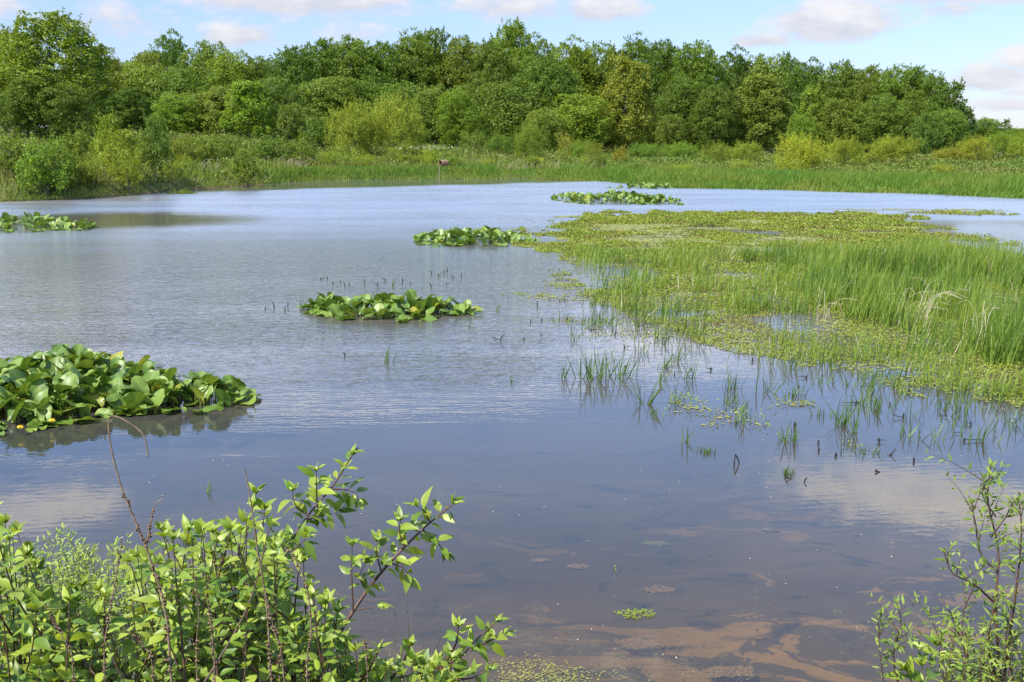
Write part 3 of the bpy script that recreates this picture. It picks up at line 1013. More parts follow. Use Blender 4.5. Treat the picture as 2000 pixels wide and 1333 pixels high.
rs = np.random.RandomState(3)
a = Acc()
x, y, tt = far_points(rs, 300000, -45, 50, 0.25, 62, 1.7)
dn = fbm(x * 0.35, y * 0.35, 3)
marsh = sstep(x, 7, 12) * (1 - sstep(tt, 8, 16))
keep = (rs.rand(len(x)) < np.clip(0.35 + 1.3 * (dn - 0.35), 0.1, 1)) & (rs.rand(len(x)) > marsh)
x, y, tt, dn = x[keep], y[keep], tt[keep], dn[keep]
h = (0.16 + 0.44 * sstep(tt, 0, 7)) * (0.6 + 0.8 * dn) * (0.6 + 0.6 * rs.rand(len(x))) * np.interp(x, [-20, 5, 15], [1.2, 0.95, 0.75])
blades(a, rs, x, y, ground(x, y) - 0.03, h, 0.035 + 0.035 * rs.rand(len(x)))
x, y, tt = far_points(rs, 60000, -45, 40, .2, 50, 1.6)
keep = rs.rand(len(x)) < sstep(fbm(x * .55 + 12, y * .55, 3), .55, .68)
x, y, tt = x[keep], y[keep], tt[keep]
tus = Acc()
blades(tus, rs, x, y, ground(x, y) - .03, (.30 + .42 * rs.rand(len(x))) * (.5 + .5 * sstep(tt, 0, 5)), .04 + .04 * rs.rand(len(x)), .3)
tag(tus.build('tussock_grass', M['tuft'], smooth=False), 'darker tussocks and rushes scattered through the meadow grass', 'grass', kind='stuff')
tag(a.build('meadow_grass', M['meadow'], smooth=False), 'tall yellowish meadow grass growing behind the far shore of the pond', 'grass', kind='stuff')

a = Acc()
x, y, tt = far_points(rs, 90000, 5, 45, -0.6, 17, 1.2)
keep = rs.rand(len(x)) < sstep(x, 6, 11) * (1 - sstep(tt, 9, 17)) * (0.5 + 0.6 * fbm(x * .3, y * .3, 3))
x, y, tt = x[keep], y[keep], tt[keep]
h = (0.28 + 0.3 * sstep(tt, 0, 4)) * (0.7 + 0.6 * rs.rand(len(x)))
blades(a, rs, x, y, np.maximum(ground(x, y), 0) - 0.02, h, 0.03 + 0.02 * rs.rand(len(x)), 0.15)
x, y, tt = far_points(rs, 22000, -16, 8, -0.3, 6, 1.0)
h = (0.22 + 0.3 * sstep(tt, 0, 3)) * (0.6 + 0.6 * rs.rand(len(x))) * (0.2 + 1.3 * fbm(x * .4, y * .2, 3))
blades(a, rs, x, y, np.maximum(ground(x, y), 0) - 0.02, h, 0.03 + 0.02 * rs.rand(len(x)), 0.15)
tag(a.build('marsh_grass', M['sedge'], smooth=False), 'bright green marsh grass along the water edge of the far shore', 'grass', kind='stuff')

# bramble and herb mounds
a = Acc()
x, y, tt = far_points(rs, 2600, -42, 48, 1.2, 70, 1.35)
keep = rs.rand(len(x)) < np.where(x > 8, sstep(tt, 16, 24) * 0.9, np.where(x < -12, .05 + .9 * sstep(tt, 3, 12), sstep(tt, 4, 10)))
x, y = x[keep], y[keep]
for cx, cy in zip(x, y):
    n = 110
    rr = rs.uniform(0.35, 1.25)
    hh = rr * rs.uniform(0.5, 0.85) * np.interp(cx, [-15, 10], [1.15, 0.8])
    d = rdirs(rs, n)
    d[:, 2] = np.abs(d[:, 2])
    pos = d * np.array([rr, rr, hh]) * (0.7 + 0.4 * rs.rand(n))[:, None]
    pos += np.array([cx, cy, gz(cx, cy)])
    al = nrm(d + rdirs(rs, n) * .8)
    s = 0.16 * (0.7 + 0.8 * rs.rand(n))
    base = rs.rand() * 0.6
    a.scatter(LEAF_V, LEAF_Q, pos, frames(al, nrm(d + rdirs(rs, n) * .5 + np.array([0, 0, .5]))), np.stack([s * 1.3, s, s], 1), np.clip(base + 0.4 * rs.rand(n), 0, 1))
tag(a.build('undergrowth', M['herb']), 'mounded brambles and leafy herbs of the meadow below the wood', 'undergrowth', kind='stuff')

a = Acc()
for (px, py, sxx, n) in [(860, 287, 60, 34), (830, 290, 90, 26), (410, 298, 25, 22), (1700, 343, 70, 70), (1620, 341, 60, 40), (350, 285, 70, 20), (1450, 335, 40, 14)]:
    y0 = 86 if py < 300 else 78
    for i in range(n):
        p = at_y(px + rs.normal() * sxx * .5, py + rs.normal() * 1.5, y0 + rs.normal() * 1.0)
        s = 0.03 + 0.04 * rs.rand()
        a.scatter(LEAF_V, LEAF_Q, [p], frames(rdirs(rs, 1), np.array([[0, -1, .6]])), np.array([[s * 2, s, s]]), [rs.rand()])
tag(a.build('white_blossom', M['white']), 'scattered white blossom sprinkled over the far meadow growth', 'blossom', kind='stuff')

# bleached cattail clumps on the far shore
def straw_clump(px, py, n, h, spread, label, group, bend=0.5, seed=0, name='dry_reed_clump', y0=None):
    r_ = np.random.RandomState(seed + int(px))
    p = at_z(px, py, 0.05) if y0 is None else at_y(px, py, y0)
    g = max(gz(p[0], p[1]), 0.0)
    root = thing(name, label, 'dry reeds', (p[0], p[1], g), 0, group)
    ac = Acc()
    for i in range(n):
        hh = h * r_.uniform(.6, 1.1)
        b0 = np.array([r_.normal() * spread, r_.normal() * spread, -0.03])
        dr = np.array([r_.normal() * .25 + .15, r_.normal() * .25, 0])
        pts = [b0, b0 + dr * hh * .3 + [0, 0, hh * .6], b0 + dr * hh * 1.0 + [0, 0, hh * .95], b0 + dr * hh * (1.0 + 1.6 * bend) + [0, 0, hh * (1 - .45 * bend * r_.rand())]]
        pth = resample(pts, hh / 7)
        ac.tube(pth, np.linspace(.0048, .0022, len(pth)) * (1 if p[1] < 40 else 2.0), 4, r_.rand())
    ac.build('stalks', M['straw'], root)
    return root


for i, (px, py, n) in enumerate([(395, 362, 16), (430, 352, 14), (545, 349, 26), (575, 350, 20), (1001, 345, 10), (1026, 345, 8), (1085, 346, 8), (1165, 347, 10), (205, 372, 14), (300, 366, 10)]):
    straw_clump(px, py - 1.5, int(n * 1.2), .95, .6, [
        'bleached reed clump on the left bank below the low olive shrub, left one', 'bleached reed clump on the left bank, just left of the low olive shrub',
        'wide bleached reed clump on the shore below the small olive tree', 'bleached reed clump right of the wide one below the small olive tree',
        'pale reed clump on the centre shore with a dark base', 'small pale reed clump right of the dark based one', 'thin pale reeds in the centre shore grass',
        'pale reeds where the centre shore turns to the right', 'bleached reeds above the driftwood on the left bank', 'thin bleached reeds right of the driftwood'][i],
        'bleached reeds on the far shore', .25, 5)

# ------------------------------------------------------------------ nesting barrel on its pole
p = at_z(865.5, 346, 0.0)
p[1] = min(p[1], float(shore(p[0])) - .8)
ctr = at_y(867, 318.5, p[1])
root = thing('nesting_barrel', 'brown hollow nesting barrel on a thin pole at the far shore', 'nest box', (p[0], p[1], 0))
ac = Acc()
prof = [(-.33, .185), (-.30, .20), (-.1, .215), (.1, .215), (.30, .20), (.33, .185)]
S = 20
ang = np.arange(S) * 2 * pi / S
vs, qs = [], []
rr = prof + [(.30, .165), (0, .175), (-.30, .165)]
for (xx, r0) in rr:
    vs.append(np.stack([np.full(S, xx), r0 * np.cos(ang), r0 * np.sin(ang)], 1))
vs = np.concatenate(vs)
nr = len(rr)
for i in range(nr):
    for s in range(S):
        j = (i + 1) % nr
        qs.append((i * S + s, i * S + (s + 1) % S, j * S + (s + 1) % S, j * S + s))
rot = np.array([[math.cos(.7), -math.sin(.7), 0], [math.sin(.7), math.cos(.7), 0], [0, 0, 1]])
off = ctr - np.array([p[0], p[1], 0])
ac.raw(vs @ rot.T + off, qs)
ac.build('barrel', M['barrel'], root)
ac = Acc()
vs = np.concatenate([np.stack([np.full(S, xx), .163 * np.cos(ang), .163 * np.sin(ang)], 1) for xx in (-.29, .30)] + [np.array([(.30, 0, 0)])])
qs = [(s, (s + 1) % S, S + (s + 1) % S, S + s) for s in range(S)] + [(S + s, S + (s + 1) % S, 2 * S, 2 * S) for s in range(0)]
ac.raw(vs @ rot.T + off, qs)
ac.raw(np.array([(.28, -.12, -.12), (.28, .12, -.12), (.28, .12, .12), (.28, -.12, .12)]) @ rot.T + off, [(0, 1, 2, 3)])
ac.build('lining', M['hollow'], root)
ac = Acc()
ac.tube([(0, 0, -.5), (0, 0, .4), (0.0, 0.0, off[2] - .2)], .018, 8)
ac.build('pole', M['pole'], root)
ac = Acc()
for xx in (-.14, .14):
    c0 = np.array([(xx, .224 * math.cos(u), .224 * math.sin(u)) for u in np.linspace(0, 2 * pi, 17)]) @ rot.T + off
    ac.tube(c0, .010, 5)
ac.build('strap', M['pole'], root)

# ------------------------------------------------------------------ driftwood
def driftwood(px, py, ln, r0, rz, label, forks=3, seed=0):
    r_ = np.random.RandomState(seed)
    p = at_z(px, py, 0.0)
    root = thing('driftwood', label, 'driftwood', (p[0], p[1], max(gz(p[0], p[1]), -.02)), rz, 'dark driftwood at the left shore')
    ac = Acc()
    pth = resample([(-ln / 2, 0, .02), (-ln * .1, .05, r0 * 1.1), (ln * .25, -.05, r0 * .9), (ln / 2, 0, -.05)], ln / 14)
    ac.tube(pth, r0 * (0.7 + .5 * r_.rand(len(pth))) * np.linspace(1.1, .6, len(pth)), 8)
    for i in range(forks):
        s = pth[r_.randint(2, len(pth) - 2)]
        e = s + np.array([r_.normal() * .5, r_.normal() * .3, r_.uniform(.15, .5)])
        q_ = resample([s, (s + e) / 2 + r_.normal(size=3) * .06, e], .1)
        ac.tube(q_, np.linspace(r0 * .5, r0 * .12, len(q_)), 6)
    ac.build('log', M['drift'], root)


driftwood(197, 379, .9, .16, .3, 'dark root stump at the water edge on the left bank', 6, 2)
driftwood(228, 377, 1.5, .07, .1, 'low dark log lying right of the root stump', 2, 3)
driftwood(158, 383, 1.0, .05, -.1, 'thin dark branch lying left of the root stump', 2, 4)

# ------------------------------------------------------------------ lily patches
def lily_leaf():
    """heart-shaped pad, notch at the origin, tip along +y, folded along its rib and wavy at the rim"""
    na, rg = 22, (0.0, 0.35, 0.68, 0.9, 1.0)
    vs, qs, rn = [], [], []
    for ri, r0 in enumerate(rg):
        for i in range(na + 1):
            th = -pi * 0.94 + i / na * 2 * pi * 0.94
            rad = 0.46 + 0.26 * math.cos(th) + 0.05 * math.cos(2 * th) + 0.26 * max(0, -math.cos(th))
            x_, y_ = rad * math.sin(th) * .86 * r0, rad * math.cos(th) * r0
            z_ = 0.42 * abs(x_) ** 1.3 + 0.075 * r0 ** 3 * math.sin(4 * th + .6) - 0.30 * max(0, y_) ** 2 - .5 * max(0, abs(x_) - .3) ** 1.5
            vs.append((x_, y_, z_))
            rn.append(.5 if abs(i - na / 2) < .5 else (.16 if i % 3 == 1 else 0.0))
    for ri in range(len(rg) - 1):
        for i in range(na):
            a0, b0 = ri * (na + 1) + i, (ri + 1) * (na + 1) + i
            qs.append((a0, a0 + 1, b0 + 1, b0))
    return np.array(vs), qs, np.array(rn)


LILY_V, LILY_Q, LILY_R = lily_leaf()


def flower(acc, c, r0):
    for k in range(6):
        a0 = k * pi / 3
        d = np.array([math.cos(a0), math.sin(a0), 0])
        s = np.array([-d[1], d[0], 0])
        v = [c + d * r0 * .25 - s * r0 * .3, c + d * r0 * .25 + s * r0 * .3, c + d * r0 + s * r0 * .45 + [0, 0, r0 * .6], c + d * r0 - s * r0 * .45 + [0, 0, r0 * .6],
             c + d * r0 * .7 + s * r0 * .3 + [0, 0, r0 * 1.2], c + d * r0 * .7 - s * r0 * .3 + [0, 0, r0 * 1.2]]
        acc.raw(v, [(0, 1, 2, 3), (3, 2, 4, 5)])


def lily_patch(spots, leaf, hmax, label, seed, flowers=(), up=0.5):
    """spots: (px, py on the water, half width px, half depth m, leaves)"""
    r_ = np.random.RandomState(seed)
    c0 = at_z(spots[0][0], spots[0][1])
    root = thing('lily_patch', label, 'lily patch', (c0[0], c0[1], 0), 0, 'lily patches on the pond')
    A, B = Acc(), Acc()
    for (px, py, hw, hd, n, hm) in spots:
        n, hm = int(n * 1.25), hm * .88
        c = at_z(px, py) - np.array([c0[0], c0[1], 0])
        wx = hw * at_z(px, py)[1] / F
        ang = r_.uniform(0, 2 * pi, n)
        rad = np.sqrt(r_.rand(n)) * (0.68 + 0.62 * vnoise(np.cos(ang) * 2.2 + seed * 3, np.sin(ang) * 2.2 + 7))
        x, y = c[0] + wx * rad * np.cos(ang), c[1] + hd * rad * np.sin(ang)
        rad *= np.where(r_.rand(n) < .06, 1.25, 1.0)
        x, y = c[0] + wx * rad * np.cos(ang), c[1] + hd * rad * np.sin(ang)
        edge_ = np.clip(1 - rad ** 2.2, 0, 1)
        z = 0.015 + hm * edge_ * (0.45 + 0.75 * r_.rand(n))
        flt = edge_ < 0.22
        z = np.where(flt, 0.012 + 0.03 * r_.rand(n), z)
        # upright pads lean anyhow; floating ones lie on the water
        yaw = r_.uniform(0, 2 * pi, n)
        til = np.where(flt, r_.normal(size=n) * .12 + .1, r_.uniform(.35, 1.35, n))
        hdv = np.stack([np.cos(yaw), np.sin(yaw), 0 * yaw], 1)
        al = nrm(hdv * np.cos(til)[:, None] + np.array([0, 0, 1.0]) * np.sin(til)[:, None])
        nr_ = nrm(-hdv * np.sin(til)[:, None] + np.array([0, 0, 1.0]) * np.cos(til)[:, None] + r_.normal(size=(n, 3)) * .18)
        s = leaf * .90 * r_.uniform(.65, 1.18, n)
        z = np.maximum(z, 0.012)
        old = r_.rand(n) < 0.035
        fr = frames(al, nr_)
        pos = np.stack([x, y, z], 1)
        sc3 = np.stack([s * r_.uniform(.85, 1.1, n), s, s * r_.uniform(.5, 1.3, n)], 1)
        A.scatter(LILY_V, LILY_Q, pos[~old], fr[~old], sc3[~old], .75 * r_.rand((~old).sum()), LILY_R)
        if old.any():
            for j in np.nonzero(old)[0]:
                C = Acc()
                C.scatter(LILY_V, LILY_Q, pos[j:j + 1], fr[j:j + 1], sc3[j:j + 1], r_.rand(1))
                tag(C.build('yellowed_pad', M['lilyold'], root), 'yellowed lily pad')
        for i in range(n):
            if not flt[i]:
                b0 = np.array([x[i] * .93 + c[0] * .07, y[i] * .93 + c[1] * .07, -.1])
                B.tube(resample([b0, (b0 + pos[i]) / 2 + [0, 0, .03], pos[i]], .12), .007, 4)
    A.build('pads', M['lily'], root)
    B.build('stems', M['stemgreen'], root)
    for (px, py, dz) in flowers:
        fp = at_z(px, py, dz) - np.array([c0[0], c0[1], 0])
        fa = Acc()
        flower(fa, fp, .035)
        fa.build('flower', M['petal'], root)


lily_patch([(95, 775, 255, 1.75, 400, .42), (400, 785, 92, .55, 60, .26), (300, 790, 80, .6, 55, .30), (30, 800, 120, .9, 60, .3), (120, 765, 150, .9, 130, .50)], .275, .42, 'nearest and largest lily patch, at the left edge of the photo with yellow flowers', 1, [(102, 825, .1), (418, 748, .25), (40, 838, .08)])
lily_patch([(755, 612, 135, .95, 150, .28), (860, 611, 70, .5, 34, .18), (645, 605, 48, .5, 30, .2)], .29, .3, 'lily patch in the middle of the open water, below the small dark stubs', 2)
lily_patch([(930, 473, 95, 1.3, 130, .34), (848, 470, 40, .8, 34, .28), (1000, 470, 40, .8, 26, .2)], .30, .3, 'lily patch touching the left tip of the yellow green floating weed', 3)
lily_patch([(40, 444, 110, 1.9, 130, .34), (140, 446, 46, .9, 34, .2)], .30, .3, 'lily patch at the left edge below the calm green reflection', 4)
lily_patch([(1200, 393, 105, 2.4, 210, .34), (1285, 396, 50, 1.3, 60, .24), (1112, 390, 40, 1.1, 40, .26)], .32, .3, 'long lily patch beyond the yellow green floating weed, right of the centre', 5)
lily_patch([(1275, 367, 76, 1.3, 70, .16)], .30, .2, 'thin flat lily patch close to the centre far shore', 6)
lily_patch([(1730, 374, 58, 1.0, 46, .14)], .30, .2, 'thin flat lily patch along the right far shore', 7)

# ------------------------------------------------------------------ floating weed and reeds
rs = np.random.RandomState(21)
MAT = [(1040, 470), (1130, 425), (1250, 414), (1700, 417), (1830, 438), (1800, 468), (1950, 500), (2100, 520), (2700, 560), (2700, 900), (2060, 812), (1900, 772), (1780, 748), (1640, 737),
       (1560, 716), (1470, 704), (1440, 692), (1340, 662), (1300, 640), (1215, 615), (1120, 575), (1180, 540), (1060, 502)]


def weed_density(x, y):
    px, py = proj(x, y, 0 * x)
    d = np.zeros(len(x))
    jit = (fbm(x * .9, y * .9, 3) - .5)
    jit2 = fbm(x * 2.2 + 7, y * 1.6 + 3, 3) - .5
    pj, qj = px + jit * 260 + jit2 * 110, py + (jit * 52 + jit2 * 26) * np.clip((py - 400) / 150, .25, 2)
    d = np.where(inpoly(pj, qj, MAT), 0.75, d)
    # weedy islets outside the main sheet
    for (cx, cy, ra, rb, s) in [(1525, 783, 52, 9, .8), (1395, 815, 70, 14, .28), (1460, 826, 40, 7, .35), (1685, 870, 34, 10, .5), (1170, 530, 60, 9, .5), (1060, 580, 66, 6, .4),
                                (1200, 640, 120, 22, .22), (1120, 562, 50, 6, .4), (1255, 590, 100, 20, .5), (1850, 413, 90, 6, .6), (1700, 408, 70, 4, .5), (1560, 404, 60, 4, .35), (1860, 465, 60, 8, .4),
                                (1550, 862, 26, 6, .3), (1200, 470, 120, 26, .35), (1100, 440, 60, 10, .3)]:
        g_ = np.exp(-(((pj - cx) / ra) ** 2 + ((qj - cy) / rb) ** 2))
        d = np.maximum(d, s * (g_ > .4) * g_)
    return d, px, py


# flat film of algae
a = Acc()
n = 420000
y = 12 + 38 * rs.rand(n) ** 1.0
x = rs.uniform(-3, 28, n)
d, px, py = weed_density(x, y)
streak = fbm(x * .25 + 5, y * .9, 4)
keep = (rs.rand(n) < d * sstep(streak, .36, .50) * (.6 + .4 * sstep(py, 560, 430))) & (px < 2080)
x, y = x[keep], y[keep]
n = len(x)
al = rdirs(rs, n) * np.array([1, 1, .02])
s = (0.05 + 0.06 * rs.rand(n)) * np.interp(y, [12, 45], [.7, 1.7])
a.scatter(LEAF_V * [1.6, 1, .1], LEAF_Q, np.stack([x, y, .004 + .006 * rs.rand(n)], 1), frames(al, np.tile([0, 0, 1.], (n, 1))), s, rs.rand(n))
tag(a.build('algae_film', M['film'], smooth=False), 'dull tan film of algae lying on the water around the floating weed', 'algae', kind='stuff')

# leafy yellow-green weed
a = Acc()
b2 = Acc()
n = 1700000
y = 12 + 36 * rs.rand(n) ** 1.25
x = rs.uniform(-3, 30, n)
d, px, py = weed_density(x, y)
cl = fbm(x * .55 + 9, y * .75 + 4, 4)
gap_ = fbm(x * .42 + 61, y * .30 + 21, 4) + .16 * sstep(px, 1300, 1750)
keep = (rs.rand(n) < d * 1.1 * sstep(cl, .27, .45) * sstep(gap_, .30, .44)) & (px < 2700) & (px > 1000)
x, y, cl, px, py = x[keep], y[keep], cl[keep], px[keep], py[keep]
n = len(x)
ht = .012 + .13 * sstep(cl, .4, .7) * rs.rand(n) * sstep(fbm(x * 2.3, y * 2.3, 2), .25, .7)
al = nrm(rdirs(rs, n) + np.array([0, 0, .35]))
nm = nrm(rdirs(rs, n) * .7 + np.array([0, 0, 1.]))
s = (0.013 + 0.018 * rs.rand(n)) * np.interp(y, [12, 20, 45], [.95, 1.3, 2.7])
br_n = fbm(x * 1.1 + 50, y * 1.4, 3)
brn = rs.rand(n) < .12 + .5 * sstep(br_n, .52, .66)
a.scatter(LEAF_V * [1.3, 1, 1], LEAF_Q, np.stack([x, y, ht], 1)[~brn], frames(al, nm)[~brn], s[~brn], rs.rand((~brn).sum()))
b2.scatter(LEAF_V * [1.3, 1, 1], LEAF_Q, np.stack([x, y, ht * .5], 1)[brn], frames(al, nm)[brn], s[brn], rs.rand(brn.sum()))
tag(a.build('pondweed', M['weed'], smooth=False), 'yellow green leafy weed floating in a broad sheet among the reeds', 'pondweed', kind='stuff')
tag(b2.build('withered_pondweed', M['browned'], smooth=False), 'browned withered weed mixed into the floating sheet', 'pondweed', kind='stuff')

# reeds
REED = [(1215, 600), (1330, 560), (1420, 520), (1560, 505), (1740, 500), (1860, 492), (1960, 508), (2100, 512), (2700, 550), (2700, 880), (2100, 812), (1990, 790), (1900, 770), (1850, 735), (1780, 722), (1640, 690), (1540, 655), (1440, 610), (1330, 612)]
BL_V = np.array([(-.5, 0, 0), (.5, 0, 0), (-.45, .35, .015), (.45, .35, .015), (-.32, .7, .09), (.32, .7, .09), (-.04, 1.0, .24), (.04, 1.0, .24)])
BL_Q = [(0, 1, 3, 2), (2, 3, 5, 4), (4, 5, 7, 6)]


def reed_blades(acc, r_, x, y, z, h, wd, lean, wind):
    n = len(x)
    al = nrm(np.stack([r_.normal(size=n) * lean + wind, r_.normal(size=n) * lean, np.ones(n)], 1))
    th = r_.uniform(0, 2 * pi, n)
    nm = np.stack([np.cos(th), np.sin(th), 0 * th], 1)
    acc.scatter(BL_V, BL_Q, np.stack([x, y, z], 1), frames(al, nm), np.stack([wd, h, h * r_.uniform(.2, 1.2, n)], 1), r_.rand(n))


n = 310000
y = 12.5 + 20 * rs.rand(n)
x = rs.uniform(0, 25, n)
px, py = proj(x, y, 0 * x)
jit = fbm(x * .8 + 30, y * .8, 3) - .5
pj, qj = px + jit * 150, py + jit * 50
ins = inpoly(pj, qj, REED)
inn = inpoly(px - 60, py + 0, [(1510, 545), (1690, 508), (2800, 500), (2800, 900), (1960, 775), (1850, 700), (1640, 640), (1510, 600)])
cl = fbm(x * 1.3, y * 1.3, 3)
cl2 = fbm(x * .55 + 70, y * .55, 3)
dens_ = np.where(ins, np.where(inn, .66 * (.12 + 1.0 * sstep(cl, .36, .6)) * (.45 + .6 * sstep(cl2, .34, .55)), .34 * sstep(cl, .42, .62) * sstep(cl2, .3, .6)), 0)
sparse_ = inpoly(pj, qj, MAT) & ~ins
dens_ = np.where(sparse_, .17 * sstep(cl, .42, .62) * sstep(py, 430, 500), dens_)
keep = (rs.rand(n) < dens_) & (px < 2700)
x, y, px, inn, cl = x[keep], y[keep], px[keep], inn[keep], cl[keep]
n = len(x)
h = np.where(inn, .68, .44) * (.42 + .75 * rs.rand(n)) * (.55 + .9 * cl)
a = Acc()
reed_blades(a, rs, x, y, np.full(n, -.02), h, .010 + .009 * rs.rand(n), .17, .12)
tag(a.build('reeds', M['reed'], smooth=False), 'dense green reeds standing in the shallow water on the right', 'reeds', kind='stuff')

a = Acc()
dd_ = rs.rand(len(x)) < .035
reed_blades(a, rs, x[dd_], y[dd_], np.full(dd_.sum(), -.02), h[dd_] * .9, .006 + .005 * rs.rand(dd_.sum()), .28, .15)
tag(a.build('dead_reeds', M['straw'], smooth=False), 'thin bleached dead blades scattered through the green reeds', 'reeds', kind='stuff')
# bleached bent stalks in the reeds
for i, (px, py, n, h) in enumerate([(1795, 640, 16, 1.0), (1915, 668, 9, .95), (1610, 620, 8, .8), (1500, 545, 5, .5), (1485, 690, 3, .5), (1760, 615, 6, .8), (1845, 605, 5, .85), (1965, 690, 5, .8), (1655, 580, 4, .7)]):
    straw_clump(px, py, n, h * .78, .13, [
        'biggest tuft of bleached bent stalks in the reeds', 'hooked bleached stalks in the reeds near the right edge', 'arched pale stalks at the left end of the tall reeds',
        'short pinkish dead stalks in the thin reeds', 'single pale dead stick leaning at the weed edge', 'pale stalks just left of the biggest bleached tuft',
        'few pale stalks right behind the biggest bleached tuft', 'thin arched pale stalks at the right edge of the reeds', 'few pale stalks in the back of the reeds'][i],
        'bleached stalks in the reeds', .55 if i != 4 else .1, 40 + i)

# separate tufts standing in the water
def tuft(px, py, n, h, spread, label, group='grass tufts standing in the water', lean=.28, wind=.15, mat='tuft', wd=.014):
    n = int(n * 1.3)
    r_ = np.random.RandomState(int(px * 7 + py))
    p = at_z(px, py)
    root = thing('grass_tuft', label, 'grass tuft', (p[0], p[1], 0), 0, group)
    ac = Acc()
    reed_blades(ac, r_, r_.normal(size=n) * spread, r_.normal(size=n) * spread * .8, np.full(n, -.06), h * (.5 + .6 * r_.rand(n)) + .05, wd * (.7 + .6 * r_.rand(n)), lean, wind)
    ac.build('blades', M[mat], root, smooth=False)
    return root


TUFT = [
    (1153, 742, 30, .52, .10, 'dense upright sedge tuft in open water, the left one of a pair'),
    (1205, 738, 34, .48, .16, 'broad leaning sedge tuft in open water, the right one of a pair'),
    (1098, 740, 7, .34, .05, 'thin sedge tuft left of the dense pair'),
    (755, 708, 6, .30, .03, 'lone arching grass blades in open water below the middle lily patch'),
    (1258, 790, 12, .42, .06, 'sparse sedge tuft with long reflections below the dense pair'),
    (1290, 745, 8, .34, .07, 'sparse sedge tuft right of the dense pair'),
    (1640, 830, 16, .42, .06, 'fan shaped sedge tuft alone in the near right water'),
    (1540, 862, 16, .28, .06, 'small splayed sedge tuft left of the fan shaped one'),
    (1380, 884, 22, .09, .06, 'tiny bright green cushion of grass in the near water'),
    (1536, 926, 16, .10, .04, 'tiny bright green sprout below the small splayed tuft'),
    (1690, 884, 26, .10, .10, 'low pale green cushion right of the small splayed tuft'),
    (1430, 760, 14, .36, .08, 'sedge tuft at the edge of the weed above the floating islet'),
    (1340, 740, 10, .36, .08, 'sedge tuft between the pair and the weed edge'),
    (1495, 765, 14, .36, .09, 'sedge tuft right above the floating weed islet'),
    (1905, 862, 14, .34, .10, 'sedge tuft in the near water close to the right edge'),
    (1835, 858, 6, .30, .04, 'thin sedge left of the tuft near the right edge'),
    (1780, 850, 10, .26, .12, 'low broken sedge between the fan tuft and the right edge'),
    (1960, 845, 10, .26, .12, 'low sedge cut by the right edge in front of the reeds'),
    (1720, 800, 14, .30, .15, 'low sedge tuft right in front of the weed edge'),
    (1330, 866, 5, .26, .03, 'two thin blades standing alone with a forked reflection'),
    (1000, 746, 4, .18, .03, 'tiny pair of crossed blades right of the lily patch'),
    (407, 962, 4, .16, .02, 'tiny grass sprout in the calm water above the bank bushes'),
    (588, 606, 8, .34, .03, 'thin upright sprig at the left tip of the middle lily patch'),
    (766, 560, 6, .24, .03, 'thin sprig standing behind the middle lily patch'),
    (970, 608, 5, .24, .04, 'thin sprig right of the middle lily patch'),
    (920, 640, 5, .16, .05, 'small sprig at the right end of the middle lily patch'),
    (1945, 384, 30, .5, .15, 'grass tuft in the far water near the right shore'),
    (1855, 384, 24, .4, .3, 'low grass tuft in the far water left of the right shore tuft'),
    (1205, 1113, 5, .06, .02, 'tiny dark sprout in the near water at the bottom'),
    (1340, 610, 40, .5, .25, 'thick green tuft at the left end of the reeds'),
    (1165, 600, 26, .42, .18, 'green tuft left of the thick reed end tuft'),
    (1245, 612, 34, .42, .22, 'green tuft between the thick tuft and the left green tuft'),
]
for row in TUFT:
    tuft(*row)
rs2 = np.random.RandomState(77)
cnt = 0
while cnt < 62:
    px, py = rs2.uniform(1080, 1980), rs2.uniform(560, 850)
    if vnoise(px * .016, py * .035) < .46:
        continue
    lim = np.interp(px, [1040, 1150, 1300, 1500, 1700, 1980], [720, 780, 830, 850, 860, 870])
    lo = np.interp(px, [1040, 1150, 1300, 1450, 1600, 1800, 1980], [560, 590, 640, 690, 720, 745, 790])
    if lo < py < lim and rs2.rand() < 1.1 - (py - lo) / (lim - lo):
        tuft(px, py, rs2.randint(4, 14), rs2.uniform(.14, .36), .07, 'small sparse sedge tuft in the shallow water along the front of the weed', 'small sedge tufts along the weed')
        cnt += 1

# dark stubs of last year's stems
def stub(px, py, hh, label, group='dark stubs in the open water'):
    r_ = np.random.RandomState(int(px * 13 + py))
    p = at_z(px, py)
    ac = Acc()
    l1 = r_.normal() * .3
    ac.tube([(0, 0, -.08), (l1 * .05, 0, hh * .5), (l1 * hh, r_.normal() * .02, hh)], [.008, .012, .006], 6)
    if r_.rand() < .5:
        ac.tube([(0, 0, hh * .2), (r_.normal() * .06, 0, hh * .6), (r_.normal() * .1, 0, hh * .5)], [.005, .006, .003], 5)
    o = ac.build('plant_stub', M['stub'])
    o.location = tuple(p)
    tag(o, label, 'stub', group)
    return o


STUB = [(627, 547), (640, 545), (651, 556), (683, 557), (675, 560), (712, 557), (754, 551), (802, 556), (844, 538), (858, 541), (868, 537), (874, 532), (886, 545), (900, 543), (843, 563),
        (872, 558), (665, 552), (738, 560), (520, 606), (536, 603), (556, 608), (562, 601), (676, 697), (975, 667), (1245, 590), (1050, 600), (786, 553)]
for (px, py) in STUB:
    stub(px, py, .10 + .04 * math.sin(px), 'small dark plant stub poking out of the open water by the middle lily patch')
for i in range(46):
    px = rs2.uniform(1000, 1900)
    py = np.interp(px, [1000, 1200, 1500, 1900], [600, 660, 780, 840]) + rs2.normal() * 45
    stub(px, py, rs2.uniform(.03, .07), 'small dark stem stub in the shallow water below the weed edge', 'dark stubs below the weed')


def stick(px, py, pts, r0, label):
    p = at_z(px, py)
    root = thing('dead_stick', label, 'stick', tuple(p), 0, 'dead sticks in the near water')
    ac = Acc()
    for pp in pts:
        q_ = resample(pp, .04)
        ac.tube(q_, np.linspace(r0, r0 * .5, len(q_)), 6)
    ac.build('twigs', M['stub'], root)


